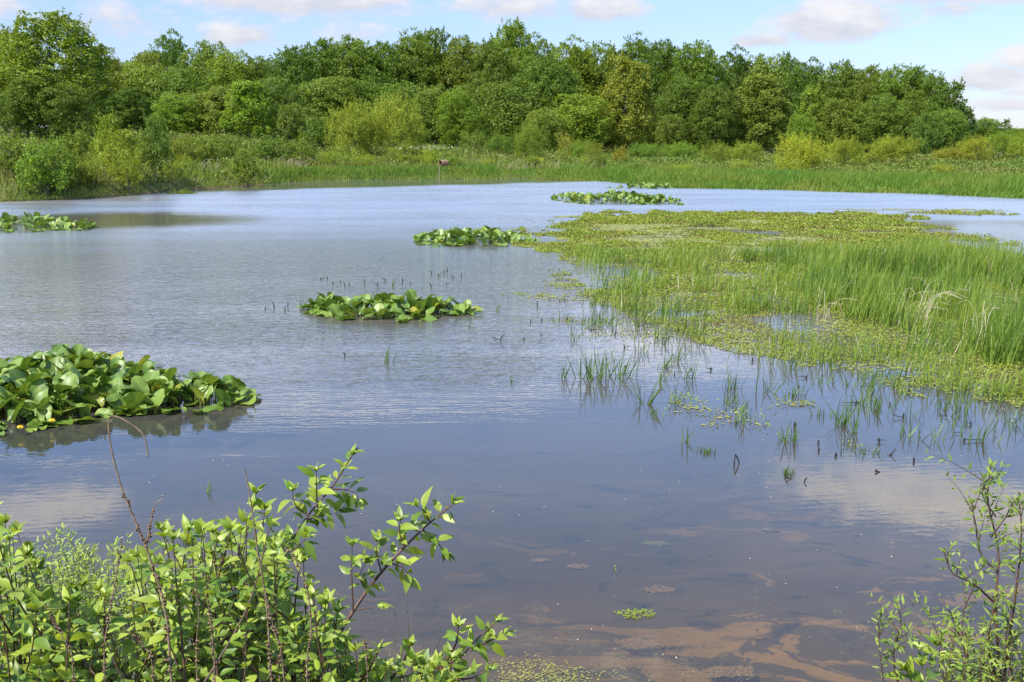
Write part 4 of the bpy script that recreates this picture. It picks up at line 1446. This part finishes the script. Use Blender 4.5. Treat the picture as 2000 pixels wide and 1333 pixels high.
stick(1434, 908, [[(0, 0, -.05), (0, 0, .05), (.01, 0, .11)], [(.01, 0, .11), (.04, .02, .06), (.07, .05, -.02)]], .010, 'bent dark stick like a gate in the near water')
stick(1540, 937, [[(-.03, 0, .03), (.03, 0, .0)], [(-.03, .02, .0), (.0, .0, .06)]], .008, 'small crossed sticks left of the arrow shaped one')
stick(1570, 942, [[(.03, 0, .05), (0, 0, 0), (.05, .1, -.02)]], .008, 'small arrow shaped stick in the near water')
stick(1742, 890, [[(-.03, 0, 0), (.05, .02, .07)], [(.0, 0, 0), (.02, .05, -.02)]], .010, 'dark twig below the low broken sedge')
stick(1713, 923, [[(-.02, 0, .02), (.03, 0, .0)]], .014, 'dark floating knob right of the arrow shaped stick')

# small algae rafts floating in the near water
def raft(px, py, wx, hy, label, mats, n=260, seed=0):
    r_ = np.random.RandomState(seed + int(px))
    p = at_z(px, py)
    ra = wx * p[1] / F
    root = thing('algae_raft', label, 'algae', (p[0], p[1], 0), 0, 'algae rafts on the near water')
    for nm_, mt, zz, k in mats:
        ac = Acc()
        ang = r_.uniform(0, 2 * pi, int(n * k))
        rd = np.sqrt(r_.rand(len(ang))) * (.55 + .7 * vnoise(np.cos(ang) * 1.7 + seed, np.sin(ang) * 1.7 + px * .1)) * (1 if zz < .01 else .6)
        m_ = len(ang)
        if zz < 0:
            zb = gz(p[0], p[1]) + .012
            pb = at_z(px, py, zb)
            root.location = (pb[0], pb[1], 0)
            zz = zb
        pos = np.stack([ra * rd * np.cos(ang), hy * rd * np.sin(ang), zz + .006 * r_.rand(m_)], 1)
        ac.scatter(LEAF_V * [1.6, 1, .3], LEAF_Q, pos, frames(rdirs(r_, m_) * [1, 1, .1], nrm(np.array([0, 0, 1.]) + .25 * rdirs(r_, m_))), .010 + .016 * r_.rand(m_), r_.rand(m_))
        ac.build(nm_, M[mt], root, smooth=False)


OCH = leaf_mat('ochre_algae', (0.19, 0.125, 0.060), (0.28, 0.19, 0.10), 0.0, 0.8, 0.15)
M['ochre'] = OCH
for i, (px, py, wx, hy, mt) in enumerate([(1245, 1256, 44, .10, 'mix'), (1425, 1312, 60, .07, 'och'), (1130, 1108, 26, .05, 'och'), (1056, 1095, 20, .04, 'och'), (1505, 1036, 20, .04, 'och'),
                                          (1280, 1062, 34, .06, 'grn'), (1830, 1024, 80, .12, 'och'), (1830, 996, 22, .05, 'och'), (1620, 1194, 26, .07, 'grn'), (1290, 1152, 40, .08, 'och')]):
    mats = {'mix': [('ochre_rim', 'ochre', -.03, 1.0), ('green_top', 'weed', .006, .30)], 'och': [('ochre_rim', 'ochre', -.035, 1.2)], 'grn': [('green_top', 'film', -.02, .6)]}[mt]
    raft(px, py, wx, hy, ['ochre and green algae raft near the bottom of the photo', 'ochre algae raft at the bottom edge right of the centre', 'round ochre raft in the middle of the near water',
                         'small ochre raft left of the round one', 'tiny ochre raft in the bluest near water', 'thin greenish algae streak above the round ochre raft', 'long ochre green raft left of the willow sapling tops',
                         'small ochre raft above the long one by the willow', 'yellow green algae scrap on the brown swirl', 'ochre scrap above the ochre and green raft'][i], mats, int(200 + wx * 6), i)

# duckweed against the near bank
a = Acc()
n = 15000
x = rs.uniform(-.6, 1.3, n)
y = rs.uniform(6.0, 7.1, n)
px, py = proj(x, y, 0 * x)
dd = np.exp(-((px - 1060) / 95) ** 2) * sstep(py, 1275, 1325) * sstep(fbm(x * 5, y * 5, 3), .4, .55)
keep = rs.rand(n) < dd
x, y = x[keep], y[keep]
n = len(x)
a.scatter(LEAF_V * [1.8, 1, .2], LEAF_Q, np.stack([x, y, .004 + .006 * rs.rand(n)], 1), frames(rdirs(rs, n) * [1, 1, .1], np.tile([0, 0, 1.], (n, 1))), .006 + .009 * rs.rand(n), rs.rand(n))
tag(a.build('duckweed', M['film'], smooth=False), 'dull green duckweed against the near bank at the bottom of the photo', 'duckweed', kind='stuff')

a = Acc()
n = 900
x, y = rs.uniform(-4, 7, n), 6.5 + 12 * rs.rand(n) ** 1.4
keep = rs.rand(n) < sstep(fbm(x * .5 + 3, y * .7, 3), .38, .6)
x, y = x[keep], y[keep]
n = len(x)
sl = rs.uniform(.006, .028, n)
a.scatter(LEAF_V * [1, 1, .1], LEAF_Q, np.stack([x, y, .003 + .004 * rs.rand(n)], 1), frames(rdirs(rs, n) * [1, 1, .05], np.tile([0, 0, 1.], (n, 1))), np.stack([sl * rs.uniform(.25, 1, n), sl, sl], 1), rs.rand(n))
tag(a.build('floating_specks', M['straw'], smooth=False), 'tiny pale petals and bits of straw floating on the near water', 'debris', kind='stuff')
a = Acc()
n = 26000
x, y = rs.uniform(-3.5, 6.5, n), 6.4 + 11 * rs.rand(n) ** 1.2
cl = fbm(x * .9 + 33, y * 1.6 + 8, 4)
keep = rs.rand(n) < sstep(cl, .58, .68)
x, y = x[keep], y[keep]
n = len(x)
gq = ground(x, y)
zq = gq + (0 - gq) * rs.rand(n) ** 2 * .85 - .01
a.scatter(LEAF_V * [.5, 1, .5], LEAF_Q, np.stack([x, y, zq], 1), frames(nrm(rdirs(rs, n) * [1, 1, .4]), nrm(rdirs(rs, n) + np.array([0, 0, 1.]))), rs.uniform(.015, .05, n), rs.rand(n))
tag(a.build('sunken_weed', M['browned'], smooth=False), 'brownish olive weed drifting under the surface of the near water', 'pondweed', kind='stuff')

# ------------------------------------------------------------------ bank bushes in front
def leaf_shape(nl=6, wid=0.27, fold=0.22, droop=0.35, tip=1.4):
    vs, qs = [], []
    for i in range(nl + 1):
        u = i / nl
        w_ = wid * (math.sin(pi * min(1, u ** 0.8)) ** 0.9) * (1 - 0.25 * u) if 0 < i < nl else 0.004
        z_ = -droop * u * u + .06 * u
        vs += [(-w_, u, z_ + fold * w_), (0, u, z_), (w_, u, z_ + fold * w_)]
    for i in range(nl):
        for s in range(2):
            a0 = i * 3 + s
            qs.append((a0, a0 + 1, a0 + 4, a0 + 3))
    return np.array(vs), qs


DOG_V, DOG_Q = leaf_shape(6, .235, .35, .40)
OSI_V, OSI_Q = leaf_shape(4, .14, .3, .25)


def bud_cluster(acc, r_, c, r0):
    """flat head of tiny buds"""
    for i in range(12):
        o = np.array([r_.normal() * r0 * .55, r_.normal() * r0 * .55, r_.rand() * r0 * .4])
        s = r0 * .22
        v = np.array([(-1, -1, 0), (1, -1, 0), (1, 1, 0), (-1, 1, 0), (-.7, -.7, 1.2), (.7, -.7, 1.2), (.7, .7, 1.2), (-.7, .7, 1.2)]) * s + c + o
        acc.raw(v, [(4, 5, 6, 7), (0, 1, 5, 4), (1, 2, 6, 5), (2, 3, 7, 6), (3, 0, 4, 7)])


class Bush:
    def __init__(self, name, label, cat, px, y, leafmat, stemmat='dogstem', seed=0, group='bushes on the near bank'):
        p = at_y(px, 1333, y)
        self.o = np.array([p[0], y, gz(p[0], y)])
        self.root = thing(name, label, cat, tuple(self.o), 0, group)
        self.S, self.L, self.B = Acc(), Acc(), []
        self.rs = np.random.RandomState(seed)
        self.lm, self.sm = leafmat, stemmat

    def pt(self, px, py, y):
        return at_y(px, py, y) - self.o

    def opposite(self, path, r0, leaf, gap, start=0.0, tv=DOG_V, tq=DOG_Q, bud=True, tipleaves=5, open_=1.0):
        """a stem with opposite pairs of drooping leaves"""
        r_ = self.rs
        pth = resample(path, .03)
        self.S.tube(pth, np.linspace(r0, r0 * .35, len(pth)), 5)
        ln = len(pth) * .03
        tan = nrm(np.gradient(pth, axis=0))
        k0 = int(len(pth) * start)
        step = max(1, int(gap / .03))
        pos, al, nm, sc = [], [], [], []
        ph = r_.uniform(0, pi)
        for k in range(k0, len(pth) - 1, step):
            t_ = tan[k]
            sd = nrm(np.cross(t_, [math.cos(ph), math.sin(ph), .3]))
            ph += pi / 2 + r_.normal() * .25
            f_ = .75 + .35 * math.sin(pi * (k - k0) / max(1, len(pth) - k0))
            for sg in (-1, 1):
                if r_.rand() < .06:
                    continue
                d = nrm(t_ * .42 + sg * sd * open_ + np.array([0, 0, -.05]) + r_.normal(size=3) * .25)
                pos.append(pth[k] + d * .008)
                al.append(d)
                nm.append(nrm(np.array([-.3, -.35, 1.0]) - d * d[2] + r_.normal(size=3) * .3))
                sc.append(leaf * f_ * r_.uniform(.75, 1.2))
        for i in range(tipleaves):
            an = i * 2 * pi / max(1, tipleaves) + r_.rand()
            d = nrm(tan[-1] * .9 + np.array([math.cos(an), math.sin(an), .2]) * .75)
            pos.append(pth[-1])
            al.append(d)
            nm.append(nrm(np.array([-.2, -.2, 1.0]) + r_.normal(size=3) * .4))
            sc.append(leaf * r_.uniform(.5, .95))
        n = len(pos)
        if n:
            sc = np.array(sc)
            self.L.scatter(tv, tq, np.array(pos), frames(np.array(al), np.array(nm)), np.stack([sc * r_.uniform(.85, 1.15, n), sc, sc * r_.uniform(.4, 1.3, n)], 1), r_.rand(n))
        if bud:
            ac = Acc()
            bud_cluster(ac, r_, pth[-1] + tan[-1] * .012, .013)
            self.B.append(ac)

    def done(self):
        self.S.build('stems', M[self.sm], self.root)
        self.L.build('foliage', M[self.lm], self.root)
        for ac in self.B[:90]:
            ac.build('flower_head', M['bud'], self.root)


OUT_X = [-60, 0, 60, 120, 200, 240, 300, 330, 400, 450, 500, 560, 600, 640, 670, 720, 800, 900, 970, 1000]
OUT_Y = [970, 990, 1085, 1140, 1150, 1105, 1065, 1040, 1035, 1010, 975, 1045, 1095, 1140, 1230, 1300, 1290, 1285, 1290, 1320]


def mass(b, x0, x1, n, y0, y1, leaf, depth, dens=.062, off=0, bud=.12):
    leaf *= 1.06
    n = int(n * 1.2)
    """many upright leafy shoots filling the body of a bush"""
    for i in range(n):
        px = b.rs.uniform(x0, x1)
        y = b.rs.uniform(y0, y1)
        tp = np.interp(px, OUT_X, OUT_Y) + off + depth * b.rs.rand() ** 1.3
        tip = b.pt(px, tp, y)
        ln = b.rs.uniform(.45, .75)
        side = b.rs.normal(size=2) * .2
        mid = tip + np.array([-side[0] * .3, -side[1] * .3, -ln * .5])
        low = tip + np.array([-side[0], -side[1], -ln])
        g = gz(low[0] + b.o[0], low[1] + b.o[1]) - b.o[2]
        low[2] = max(low[2], g - .05)
        path = [low, mid, tip] if low[2] < mid[2] - .05 else [low, tip]
        b.opposite(path, .0045, leaf, dens, start=.05, bud=b.rs.rand() < bud, tipleaves=5)
        foot = low * 1.0
        foot[2] = g - .05
        foot[:2] *= .8
        if low[2] > foot[2] + .05:
            b.S.tube([foot, (foot + low) / 2 + [0.02, 0, 0], low], .006, 5)


b = Bush('dogwood_shrub', 'bright leafy dogwood at the bottom left corner', 'shrub', 60, 3.7, 'dogwood', seed=1)
mass(b, -60, 215, 110, 3.1, 4.3, .062, 330)
b.done()
b = Bush('dogwood_shrub', 'broad leafy dogwood left of the two arching branches', 'shrub', 430, 3.9, 'dogwood', seed=2)
mass(b, 250, 640, 130, 3.3, 4.5, .060, 300)
for path in ([(330, 1333, 3.9), (345, 1200, 3.9), (330, 1090, 3.9), (315, 1035, 3.9)], [(420, 1300, 4.1), (440, 1180, 4.1), (470, 1080, 4.1), (500, 965, 4.15)],
             [(400, 1300, 4.0), (385, 1150, 4.0), (400, 1035, 4.0)], [(520, 1333, 4.2), (530, 1200, 4.2), (548, 1090, 4.2), (520, 1010, 4.2)], [(440, 1333, 3.8), (420, 1180, 3.8), (450, 1040, 3.8)],
             [(560, 1300, 4.0), (575, 1190, 4.0), (585, 1100, 4.0)], [(470, 1250, 4.2), (520, 1120, 4.2), (560, 1060, 4.2)]):
    b.opposite([b.pt(*q_) for q_ in path], .006, .066, .075, .3)
b.done()
b = Bush('dogwood_shrub', 'dogwood with two long branches arching out over the water', 'shrub', 640, 4.0, 'dogwood', seed=3)
DW = [
    ([(590, 1333, 4.0), (560, 1200, 4.05), (545, 1110, 4.1), (600, 1010, 4.15), (650, 950, 4.2), (688, 890, 4.2)], .008, .45),
    ([(605, 1010, 4.15), (575, 985, 4.15), (572, 960, 4.15)], .004, .3),
    ([(620, 990, 4.15), (618, 960, 4.12), (618, 922, 4.1)], .004, .2),
    ([(650, 955, 4.2), (690, 960, 4.2), (700, 975, 4.2)], .004, .2),
    ([(600, 1015, 4.15), (640, 1005, 4.2), (665, 1000, 4.2)], .003, .3),
    ([(560, 1080, 4.1), (580, 1070, 4.05), (600, 1050, 4.0)], .003, .2),
    ([(630, 1290, 3.9), (680, 1210, 3.95), (720, 1150, 4.0), (770, 1090, 4.0), (830, 1030, 4.05), (885, 985, 4.05)], .009, .40),
    ([(690, 1195, 3.95), (687, 1120, 3.95), (688, 1066, 3.95)], .004, .55),
    ([(745, 1118, 4.0), (735, 1080, 4.0), (738, 1060, 4.0)], .004, .25),
    ([(790, 1070, 4.0), (780, 1040, 4.0), (782, 1018, 4.0)], .004, .25),
    ([(760, 1100, 4.0), (790, 1110, 4.0), (800, 1130, 4.0)], .004, .2),
    ([(825, 1035, 4.05), (850, 1055, 4.05), (870, 1080, 4.05)], .004, .2),
    ([(840, 1022, 4.05), (830, 1000, 4.05), (815, 990, 4.05)], .004, .2),
    ([(700, 1190, 3.95), (725, 1188, 3.95), (738, 1186, 3.95)], .003, .95),
    ([(720, 1150, 4.0), (700, 1130, 4.0), (715, 1100, 4.0)], .003, .3),
]
for path, r0, st in DW:
    b.opposite([b.pt(*q_) for q_ in path], r0, .070, .044, st, tipleaves=6)
b.done()
b = Bush('dogwood_shrub', 'low dogwood spreading right along the bottom of the photo', 'shrub', 800, 3.8, 'dogwood', seed=4)
mass(b, 640, 900, 44, 3.3, 4.1, .060, 80, off=-5)
for path in ([(700, 1333, 3.8), (800, 1320, 3.85), (890, 1290, 3.9), (930, 1250, 3.9), (970, 1215, 3.9)], [(860, 1310, 3.85), (890, 1260, 3.85), (895, 1225, 3.85)], [(920, 1270, 3.9), (960, 1250, 3.9), (985, 1240, 3.9)],
             [(760, 1333, 3.7), (790, 1290, 3.7), (800, 1262, 3.7)], [(700, 1333, 3.6), (720, 1310, 3.6), (740, 1270, 3.6)], [(850, 1330, 3.7), (920, 1325, 3.7), (950, 1310, 3.7)]):
    b.opposite([b.pt(*q_) for q_ in path], .006, .062, .055, .15)
b.done()

# feathery pale plants at the left
b = Bush('feathery_herb', 'feathery pale plant with tiny leaves behind the corner dogwood', 'plant', 110, 4.6, 'feather', 'stemgreen', 6)
for i in range(80):
    px = b.rs.uniform(40, 195)
    y = b.rs.uniform(4.4, 4.9)
    tp = 1028 + abs(px - 120) * .6 + 120 * b.rs.rand() ** 1.5
    tip = b.pt(px, tp, y)
    b.opposite([tip + [b.rs.normal() * .15, 0, -.5], tip + [b.rs.normal() * .05, 0, -.2], tip], .003, .032, .03, .15, OSI_V, OSI_Q, False, 3)
b.done()
b = Bush('feathery_herb', 'feathery pale plant between the corner dogwood and the broad one', 'plant', 235, 4.4, 'feather', 'stemgreen', 7)
for i in range(44):
    px = b.rs.uniform(205, 290)
    y = b.rs.uniform(4.2, 4.7)
    tp = 1035 + abs(px - 245) * 1.2 + 150 * b.rs.rand() ** 1.5
    tip = b.pt(px, tp, y)
    b.opposite([tip + [b.rs.normal() * .15, 0, -.55], tip + [b.rs.normal() * .05, 0, -.2], tip], .003, .032, .03, .15, OSI_V, OSI_Q, False, 3)
b.done()

# low growth that covers the bank itself
a = Acc()
rsb = np.random.RandomState(9)
n = 16000
x = rsb.uniform(-3.2, 1.2, n)
y = rsb.uniform(2.2, 5.6, n)
keep = (rsb.rand(n) < sstep(nshore(x) - y, .05, .5) * np.interp(x, [-3.2, -.6, .2, 1.2], [1, 1, .5, .15])) & (y < 6)
x, y = x[keep], y[keep]
reed_blades(a, rsb, x, y, ground(x, y) - .02, .12 + .25 * rsb.rand(len(x)), .005 + .004 * rsb.rand(len(x)), .35, .05)
tag(a.build('bank_grass', M['reed'], smooth=False), 'grass covering the near bank under the dogwoods', 'grass', kind='stuff')

# willow sapling on the right
b = Bush('willow_sapling', 'slender narrow leaved willow sapling at the bottom right', 'shrub', 1930, 3.9, 'osier', 'dogstem', 12)
WS = [
    ([(1960, 1400, 3.8), (1945, 1200, 3.85), (1950, 1080, 3.9), (1930, 980, 3.95), (1935, 912, 3.95)], .007, .15),
    ([(1945, 1180, 3.85), (1900, 1140, 3.8), (1860, 1120, 3.8), (1845, 1082, 3.8)], .005, .15),
    ([(1950, 1120, 3.9), (1915, 1080, 3.9), (1905, 1020, 3.9), (1898, 985, 3.9)], .004, .15),
    ([(1960, 1333, 3.8), (1985, 1150, 3.75), (1995, 1040, 3.75), (1990, 980, 3.75)], .006, .2),
    ([(1930, 1400, 3.9), (1890, 1300, 3.9), (1880, 1210, 3.9), (1900, 1150, 3.9)], .005, .1),
    ([(2010, 1333, 3.7), (2030, 1150, 3.7), (2010, 1000, 3.7)], .006, .1),
    ([(1890, 1280, 3.9), (1870, 1230, 3.9), (1860, 1205, 3.9)], .003, .1),
    ([(1760, 1360, 3.9), (1745, 1280, 3.9), (1760, 1220, 3.9), (1752, 1178, 3.9)], .004, .2),
    ([(1730, 1360, 3.9), (1718, 1270, 3.9), (1715, 1210, 3.9)], .003, .25),
    ([(1860, 1380, 3.8), (1835, 1300, 3.8), (1840, 1240, 3.8)], .003, .15),
    ([(1950, 1333, 3.8), (1930, 1260, 3.75), (1940, 1190, 3.75)], .004, .1),
    ([(1980, 1333, 3.8), (1965, 1250, 3.75), (1975, 1190, 3.75)], .004, .1),
    ([(1935, 1050, 3.95), (1965, 1010, 3.95), (1975, 985, 3.95)], .003, .1),
    ([(1945, 1010, 3.95), (1920, 970, 3.9), (1922, 935, 3.9)], .003, .1),
]
for path, r0, st in WS:
    pts = [b.pt(*q_) for q_ in path]
    b.opposite(pts, r0, .043, .022, st, OSI_V, OSI_Q, False, 5, .8)
    for i in range(4):
        k = b.rs.uniform(.3, .95) * (len(pts) - 1)
        i0 = int(k)
        s = pts[i0] + (pts[min(i0 + 1, len(pts) - 1)] - pts[i0]) * (k - i0)
        e = s + np.array([b.rs.normal() * .07, b.rs.normal() * .07, b.rs.uniform(.05, .13)])
        b.opposite([s, (s + e) / 2 + [0, 0, .01], e], .002, .034, .03, .2, OSI_V, OSI_Q, False, 3, .8)
for i in range(60):
    px = b.rs.uniform(1860, 2060)
    y = b.rs.uniform(3.5, 4.1)
    tip = b.pt(px, 1190 + 160 * b.rs.rand(), y)
    b.opposite([tip + [b.rs.normal() * .1, 0, -.45], tip + [b.rs.normal() * .05, 0, -.2], tip], .003, .036, .035, .1, OSI_V, OSI_Q, False, 3, .8)
b.done()

b = Bush('dogwood_seedling', 'small big leaved dogwood seedling left of the willow sapling', 'plant', 1800, 3.9, 'dogwood', 'stemgreen', 14)
for path in ([(1800, 1400, 3.9), (1805, 1333, 3.9), (1800, 1300, 3.9)], [(1800, 1350, 3.9), (1825, 1290, 3.9), (1828, 1262, 3.9)], [(1790, 1350, 3.9), (1770, 1310, 3.9)], [(1810, 1350, 3.9), (1840, 1330, 3.9), (1860, 1310, 3.9)]):
    b.opposite([b.pt(*q_) for q_ in path], .004, .085, .06, .2, bud=False, tipleaves=5)
b.done()

# grass blades at the bottom edge
def bank_tuft(px, py, y, n, h, label, lean=.25, wind=.1):
    r_ = np.random.RandomState(int(px))
    p = at_y(px, py, y)
    g = gz(p[0], p[1])
    root = thing('grass_tuft', label, 'grass tuft', (p[0], p[1], g), 0, 'grass tufts on the near bank')
    hh = max(.2, p[2] - g + h)
    ac = Acc()
    reed_blades(ac, r_, r_.normal(size=n) * .04, r_.normal(size=n) * .04, np.full(n, -.02), hh * (.75 + .4 * r_.rand(n)), .008 + .004 * r_.rand(n), lean * .5, wind)
    ac.build('blades', M['reed'], root, smooth=False)


bank_tuft(1090, 1333, 5.3, 9, .10, 'green grass blades at the bottom edge right of the low dogwood')
bank_tuft(760, 1300, 4.3, 10, .22, 'long grass blades standing among the low dogwood leaves')
bank_tuft(1712, 1333, 4.4, 3, .12, 'few thin blades at the bottom left of the willow sapling')
bank_tuft(175, 1250, 4.0, 8, .12, 'grass blades pushing up through the corner dogwood')
bank_tuft(290, 1250, 4.0, 8, .12, 'grass blades pushing up left of the broad dogwood')

# dry seed stalks
def dry_stalk(path, r0, label, seed, beads=(0.1, 1.0), dense=1.0, twigs=()):
    path = [(q_[0], q_[1], q_[2] - .6) for q_ in path]
    twigs = [[(q_[0], q_[1], q_[2] - .6) for q_ in tw] for tw in twigs]
    p0 = at_y(path[0][0], path[0][1], path[0][2])
    g = gz(p0[0], p0[1])
    o = np.array([p0[0], p0[1], g])
    root = thing('dry_seed_stalk', label, 'dry stalk', tuple(o), 0, 'dry seed stalks on the near bank')
    r_ = np.random.RandomState(seed)
    S_, Bd = Acc(), Acc()
    for j, (pp, rr0) in enumerate([(path, r0)] + [(tw, r0 * .6) for tw in twigs]):
        pts = [at_y(*q_) - o for q_ in pp]
        if j == 0 and pts[0][2] > .02:
            pts = [np.array([0, 0, -.03])] + pts
        pth = resample(pts, .012)
        S_.tube(pth, np.linspace(rr0, rr0 * .4, len(pth)), 6)
        n = len(pth)
        for k in range(int(n * beads[0]), int(n * beads[1])):
            if r_.rand() < .62 * dense:
                c = pth[k] + r_.normal(size=3) * rr0 * .7
                rad = (.0040 + .0042 * r_.rand()) * (1.15 - .4 * k / n)
                v = [c + rad * np.array(d) * r_.uniform(.7, 1.2) for d in ((1, 0, 0), (0, 1, 0), (-1, 0, 0), (0, -1, 0))]
                tp, bt = c + [0, 0, rad * 1.3], c - [0, 0, rad * 1.1]
                m1 = [np.array(vv) for vv in v]
                Bd.raw(m1 + [tp + .001 * np.array([1, 0, 0]), tp - .001 * np.array([1, 0, 0]), bt + .001 * np.array([1, 0, 0]), bt - .001 * np.array([1, 0, 0])],
                       [(0, 1, 5, 4), (1, 2, 5, 5 - 1), (2, 3, 4, 5), (3, 0, 4, 5), (1, 0, 6, 7), (2, 1, 7, 6), (3, 2, 7, 6), (0, 3, 7, 6)][0:1] + [(2, 3, 4, 5), (1, 0, 6, 7), (3, 2, 7, 6), (0, 3, 6, 4), (1, 2, 7, 5)])
    S_.build('stem', M['dry'], root)
    Bd.build('seed_capsules', M['dry'], root)


dry_stalk([(335, 1333, 3.5), (322, 1190, 3.5), (285, 1070, 3.5), (240, 960, 3.5), (218, 880, 3.5), (212, 825, 3.5), (222, 813, 3.5), (250, 825, 3.5), (280, 850, 3.5), (290, 893, 3.5)], .005,
          'tall dry seed stalk with a hooked tip rising above the bushes', 1, (0.05, .78), 1.0, [[(285, 1070, 3.5), (295, 1020, 3.5), (303, 985, 3.5), (318, 975, 3.5)]])
dry_stalk([(205, 1333, 3.6), (215, 1200, 3.6), (230, 1110, 3.6), (238, 1060, 3.6)], .004, 'thin dry seed stalk just left of the hooked one', 2)
dry_stalk([(530, 1333, 3.6), (520, 1180, 3.6), (502, 1070, 3.6), (490, 980, 3.6), (478, 915, 3.6)], .0045, 'dry stalk with a bare tip in the broad dogwood', 4, (.05, .72))
dry_stalk([(555, 1333, 3.5), (535, 1230, 3.5), (512, 1130, 3.5)], .004, 'dry stalk just right of the bare tipped one', 5)
dry_stalk([(600, 1333, 3.5), (608, 1240, 3.5), (600, 1150, 3.5), (575, 1090, 3.5), (555, 1070, 3.5)], .0045, 'dry stalk leaning left near the arching branches', 6)
dry_stalk([(420, 1333, 3.4), (415, 1250, 3.4), (408, 1185, 3.4)], .004, 'short dry stalk in the middle of the broad dogwood', 7, dense=1.2)
dry_stalk([(145, 1333, 3.4), (135, 1270, 3.4), (100, 1210, 3.4)], .003, 'dry twig leaning left in the corner dogwood', 9)
dry_stalk([(385, 1333, 3.5), (388, 1200, 3.5), (380, 1120, 3.5)], .0035, 'slim dry stalk left of the middle of the broad dogwood', 10)
dry_stalk([(718, 1333, 3.6), (716, 1290, 3.6), (714, 1255, 3.6)], .003, 'thin dry stalk in the low dogwood', 12)
dry_stalk([(300, 1333, 3.3), (285, 1270, 3.3), (240, 1225, 3.3)], .003, 'dry twig leaning left at the foot of the hooked stalk', 13)
